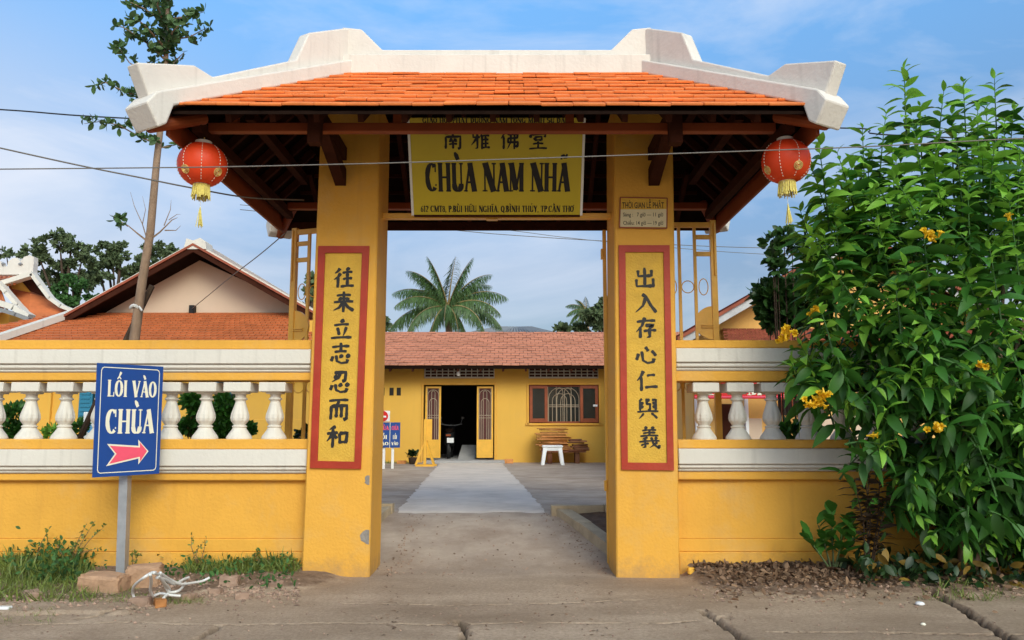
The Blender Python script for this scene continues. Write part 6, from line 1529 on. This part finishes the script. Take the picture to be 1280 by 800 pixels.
def shoot(tip, d0, L, n, big=.185, yg=.3, droopy=1.0):
    """tip: end of the shoot; d0: growth direction at the tip"""
    p = Vector(tip); d = -Vector(d0).normalized(); pts = [p.copy()]; seg = 8
    for i in range(seg): p = p + d*L/seg; d = (d + Vector((0,0,-.10))).normalized(); pts.append(p.copy())
    stems.append(pts); ph = rr.uniform(0, 6.28)
    dr_ = max(0, min(1, (3.3-tip[2])/1.6))
    for i in range(n):
        f = (i+.3)/n; k = min(seg-1, int(f*seg)); a = pts[k].lerp(pts[k+1], f*seg-k); ax = (pts[k]-pts[k+1]).normalized()
        s1 = ax.cross(Vector((.3,.2,.9))); s1.normalize(); s2 = ax.cross(s1)
        ang_ = ph + i*math.pi/2 + rr.uniform(-.3,.3); sz = big*(.40+.60*min(1, f*2.8))*rr.uniform(.55,1.1)*.92
        out = .45+.85*min(1, f*2.5)
        for s in (0, math.pi):
            dd = (s1*math.cos(ang_+s)+s2*math.sin(ang_+s))*out + ax*(.85-.75*f) + Vector((rr.uniform(-.15,.15),-.12*dr_,-(.22+.60*dr_)*min(1,f*2)*rr.uniform(.3,1.2)+.10))
            dd.normalize(); mt = rot_to(dd, 0)
            # keep the upper face up
            mt = mt @ Matrix.Rotation(rr.uniform(-.9,.9), 3, 'Y')
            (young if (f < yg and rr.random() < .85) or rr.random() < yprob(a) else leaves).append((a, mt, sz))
TIPS = [(1130,84,7.0),(1108,140,6.9),(1150,130,7.0),(1180,112,7.1),(1204,100,7.1),(1243,96,7.0),(1222,128,6.8),(1268,135,7.0),(1300,120,6.9),(1022,172,6.6),(1012,205,6.7),(1046,190,6.7),(1078,158,6.9),(1066,200,6.8),(1165,190,6.7),(1195,170,6.6),(1245,170,6.6),(1275,190,6.6),(1330,140,7),
        (1120,200,6.7),(1092,235,6.6),(1040,250,6.6),(1014,300,6.7),(1030,292,6.5),(1000,262,6.9),(1210,230,6.4),(1150,250,6.4),(1260,240,6.4),(988,452,6.9),(1000,430,6.8),(1016,470,6.7),(1130,330,6.3),(1200,330,6.3),(1255,420,6.2),(1100,450,6.5),(1235,300,6.3)]
TIPS += [(1140,150,6.8),(1115,180,6.9),(1088,190,7.0),(1170,165,7.0),(1215,150,7.0),(1232,135,7.2),(1256,150,6.9),(1285,150,7.0),(1310,160,7),(1055,215,6.8),(1190,140,7.2)]
for px, py, Y in TIPS:
    t = at(px, py, Y); lean = Vector((rr.uniform(-.14,.14)+(-.25 if px < 1050 else 0), rr.uniform(-.25,.1), 1)); 
    up_ = py < 310 or True
    shoot(t, lean if py < 320 else Vector((-.5,-.3,.7)), .80 if py < 320 else .5, 14 if py < 320 else 9, .29)
cnt = 0
while cnt < 540:
    px, py = rr.uniform(975,1400), rr.uniform(185,712)
    if not inside(px, py): continue
    Y = rr.uniform(6.25,7.35) if py > 330 else rr.uniform(6.4,7.7)
    if py > 560: Y = rr.uniform(6.6,7.3)
    if px < 1060 and py > 400: Y = rr.uniform(6.8,7.3)
    t = at(px, py, Y); cnt += 1
    hfac = (py-150)/560
    d = Vector((rr.uniform(-.7,.5), rr.uniform(-.9,.2), 1.0-1.5*hfac+rr.uniform(-.3,.3)))
    if px < 1050: d.x -= .4
    shoot(t, d, rr.uniform(.35,.6), rr.randint(6,9), .245 if hfac < .6 else .26, .42 if hfac < .6 else .2, 1.4)
# hanging dark inner leaves low down
for _ in range(420):
    px, py = rr.uniform(1125,1400), rr.uniform(560,705)
    if not inside(px, py): continue
    leaves.append((at(px, py, rr.uniform(6.8,7.35)), rot_to(Vector((rr.gauss(0,.4), rr.gauss(0,.4), -1)), rr.uniform(0,6)), rr.uniform(.17,.28)))
camv = Vector((0,0,CZ))
def vis(p):
    q = Vector(p[0])-camv; px = 640+FPX*q.x/(q.y*math.cos(PITCH)+q.z*math.sin(PITCH)); return px < 1300
allv = sorted([(l[2]/max(1,(Vector(l[0])-camv).length**3), i, 0) for i, l in enumerate(leaves) if vis(l)], reverse=True)[:300]
pick = {i for _, i, _ in allv}
tplm = leaf_mesh('leaf', [(Vector((0,0,0)), Matrix.Identity(3), 1.0)], 'long'); tplm.materials.append(M['leaf'])
WB = WL(bush)
for i in pick:
    p, mt, s_ = leaves[i]; o = bpy.data.objects.new('leaf', tplm); COL.objects.link(o); o.parent = bush; o.matrix_basis = Matrix.Translation(Vector(p)-WB) @ mt.to_4x4() @ Matrix.Scale(s_, 4)
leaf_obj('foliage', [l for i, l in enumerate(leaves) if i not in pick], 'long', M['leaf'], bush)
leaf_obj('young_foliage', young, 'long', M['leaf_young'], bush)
m = MB()
for pts in stems: m.tube(pts, [.0025+.0009*i for i in range(len(pts))], 5)
m.build('twigs', M['leaf_far2'], bush, kind='stuff')
for k, (px, ty) in enumerate(((1235,380),(1215,420),(1255,350),(1190,460),(1280,400),(1150,430))):
    b = at(1225+rr.uniform(-25,30), 712, 7.12+rr.uniform(-.1,.1)); e_ = at(px, ty, 6.9); mid = (b+e_)/2+Vector((rr.uniform(-.08,.08),0,.1)); m = MB(); b.z = -.05
    m.tube([b, b.lerp(mid,.5)+Vector((rr.uniform(-.05,.05),0,0)), mid, e_], [.045,.036,.03,.012], 8); m.build('trunk', M['bark'], bush, True)
def flower(px, py, Y, n, R_=.06):
    c = at(px, py, Y); m = MB()
    for k in range(n):
        o_ = c+rdir(rr)*R_*rr.random()*1.3; ax = (rdir(rr)+Vector((0,-.8,.1))).normalized(); s1 = ax.cross(Vector((.1,.3,1))).normalized(); s2 = ax.cross(s1)
        m.tube([o_-ax*.035, o_, o_+ax*.012], [.005,.012,.018], 6, False)
        for q in range(5):
            a = 2*math.pi*q/5; a1, a2 = a-.55, a+.55; r0, r1 = .012, .029*rr.uniform(.85,1.15)
            P = [o_+ax*.01+(s1*math.cos(b_)+s2*math.sin(b_))*r for b_, r in ((a1,r0),(a1,r1*.8),(a,r1),(a2,r1*.8),(a2,r0))]
            P[1] += ax*.012; P[2] += ax*.006; P[3] += ax*.014; m.add(P, [(0,1,2,3,4)])
    m.build('flower_cluster', M['petal'], bush)
for f in ((1162,293,6.15,8,.07),(1018,387,6.55,7,.05),(985,414,6.6,9,.07),(1022,502,6.55,10,.07),(1012,505,6.55,6,.04),(1172,535,6.0,8,.06),(1228,455,6.0,4,.03),(1262,270,6.1,2,.02),(1090,545,6.4,2,.02),(1033,495,6.5,6,.04),(978,424,6.6,5,.04)): flower(*f)

# smaller plants below the bush
rr = random.Random(44)
g = thing('broadleaf_plant', 'small plant with broad upright leaves at the wall foot left of the bush', 'plant', (at(1040,705,7.2).x, 7.2, gzs(at(1040,705,7.2).x, 7.2)))
m = MB(); lv = []
for sx_, tx, ty in ((1038,1022,655),(1042,1040,640),(1046,1062,655),(1035,1010,672),(1050,1070,668),(1044,1052,668)):
    a = at(sx_, 708, 7.2); b = at(tx, ty, 7.1+rr.uniform(-.1,.1)); m.tube([a, a.lerp(b,.5)+Vector((rr.uniform(-.02,.02),0,.03)), b], [.009,.006,.003], 5)
    for k in range(8):
        f = .35+.65*k/7; c = a.lerp(b, f); az = rr.uniform(0,6.28); lv.append((c, rot_to(Vector((math.cos(az), math.sin(az)*.8-.2, .5+.4*f)), rr.uniform(-.5,.5)), rr.uniform(.13,.2)))
m.build('stems', M['leaf_far'], g)
lm = leaf_mesh('leaf', [(Vector((0,0,0)), Matrix.Identity(3), 1.0)], 'oval'); lm.materials.append(M['leaf'])
for p, mt, s_ in lv:
    o = bpy.data.objects.new('leaf', lm); COL.objects.link(o); o.parent = g; o.matrix_basis = Matrix.Translation(Vector(p)-WL(g)) @ mt.to_4x4() @ Matrix.Scale(s_, 4)
g = thing('maroon_plant', 'spindly dark maroon plant with narrow curling leaves at the bush edge', 'plant', (at(1085,708,7.1).x, 7.1, gzs(at(1085,708,7.1).x, 7.1)))
m = MB(); lv = []
for sx_, tx, ty in ((1085,1078,575),(1088,1100,590),(1082,1068,600),(1090,1110,620),(1086,1090,560)):
    a = at(sx_, 712, 7.1); b = at(tx, ty, 6.95); mid = a.lerp(b,.5)+Vector((rr.uniform(-.05,.05),0,0)); m.tube([a, mid, b], [.008,.006,.003], 5)
    for k in range(30):
        f = .2+.8*k/29; c = (a.lerp(mid, f*2) if f < .5 else mid.lerp(b, f*2-1)); az = k*2.4; lv.append((c, rot_to(Vector((math.cos(az), math.sin(az)*.8, .45)), rr.uniform(-.9,.9)), rr.uniform(.12,.19)))
m.build('stems', M['bark_dark'], g)
lm = leaf_mesh('leaf', [(Vector((0,0,0)), Matrix.Identity(3), 1.0)], 'narrow'); lm.materials.append(M['maroon_leaf'])
for p, mt, s_ in lv:
    o = bpy.data.objects.new('leaf', lm); COL.objects.link(o); o.parent = g; o.matrix_basis = Matrix.Translation(Vector(p)-WL(g)) @ mt.to_4x4() @ Matrix.Scale(s_, 4)
lv = []
for _ in range(520):
    px = rr.uniform(1060,1400); x = at(px, 710, 7.1).x; y = rr.uniform(6.75,7.4); lv.append(((x, y, gzs(x,y)+abs(rr.gauss(0,.11))), rot_to(rdir(rr)+Vector((0,-.2,.5)), rr.uniform(0,6)), rr.uniform(.06,.13)))
leaf_obj('undergrowth', lv, 'oval', M['leaf_dark'])
lv = [((at(px_, 705, 7.0).x, rr.uniform(6.8,7.3), rr.uniform(.05,.22)), rot_to(rdir(rr)+Vector((0,-.4,.2)), rr.uniform(0,6)), rr.uniform(.07,.13)) for px_ in [rr.uniform(1060,1300) for _ in range(70)]]
M['leaf_yellowed'] = leafmat('yellowed_leaf', (.28,.17,.03), .4, .3); leaf_obj('yellowed_leaves', lv, 'oval', M['leaf_yellowed'])

# ------------------------------------------------------------------ overhead wires
def wire(label, pts, r, mt='wire', name='overhead_wire'):
    P = [at(*p) for p in pts]; Q = []
    for i in range(len(P)-1):
        a, b, c_, d_ = P[max(i-1,0)], P[i], P[i+1], P[min(i+2,len(P)-1)]
        for k in range(6): t = k/6; Q.append(.5*((2*b)+(c_-a)*t+(2*a-5*b+4*c_-d_)*t*t+(3*b-a-3*c_+d_)*t**3))
    Q.append(P[-1]); m = MB(); m.tube(Q, r, 5); tag(m.build(name, M[mt], None, True), label, 'wire')
wire('dark wire crossing the sky behind the gate roof', [(-200,128,14),(0,137,14),(160,148,14),(600,165,14),(1045,160,14),(1100,168,14),(1300,176,14),(1500,180,14)], .014)
wire('long thin wire stretched across the front of the gate and the name board', [(-200,213,5.6),(0,211.5,5.6),(253,209,5.6),(400,206,5.6),(515,203,5.6),(727,196,5.6),(960,188,5.6),(1090,183,5.6),(1300,172,5.6),(1500,166,5.6)], .0048, 'wire_grey')
wire('thick grey drooping cable from the left passing behind the red lantern', [(-200,140,7.2),(0,185,7.2),(100,207,7.2),(175,222,7.2),(240,235,7.2),(310,247,7.4),(380,250,7.7)], .0075, 'wire_grey')
wire('thin slack wire from the gate roof down to the cream gable', [(357,291,9.2),(325,318,10.5),(290,345,12),(262,368,13.6),(240,386,14.9)], .007, 'wire_grey')
wire('upper faint wire seen through the gate opening', [(300,262,30),(560,287,30),(640,294,30),(770,302,30),(960,310,30),(1300,312,30)], .014, 'wire_grey')
wire('lower faint wire seen through the gate opening', [(300,256,32),(600,284,32),(700,296,32),(780,304,32),(960,318,32),(1300,330,32)], .012, 'wire_grey')
g = at(241,386,14.95); m = MB(); m.cbox(g.x-.05,g.x+.05,14.88,15.0,g.z-.10,g.z+.06,.01); tag(m.build('wire_bracket', M['black']), 'small dark bracket on the cream gable holding the slack wire', 'bracket')
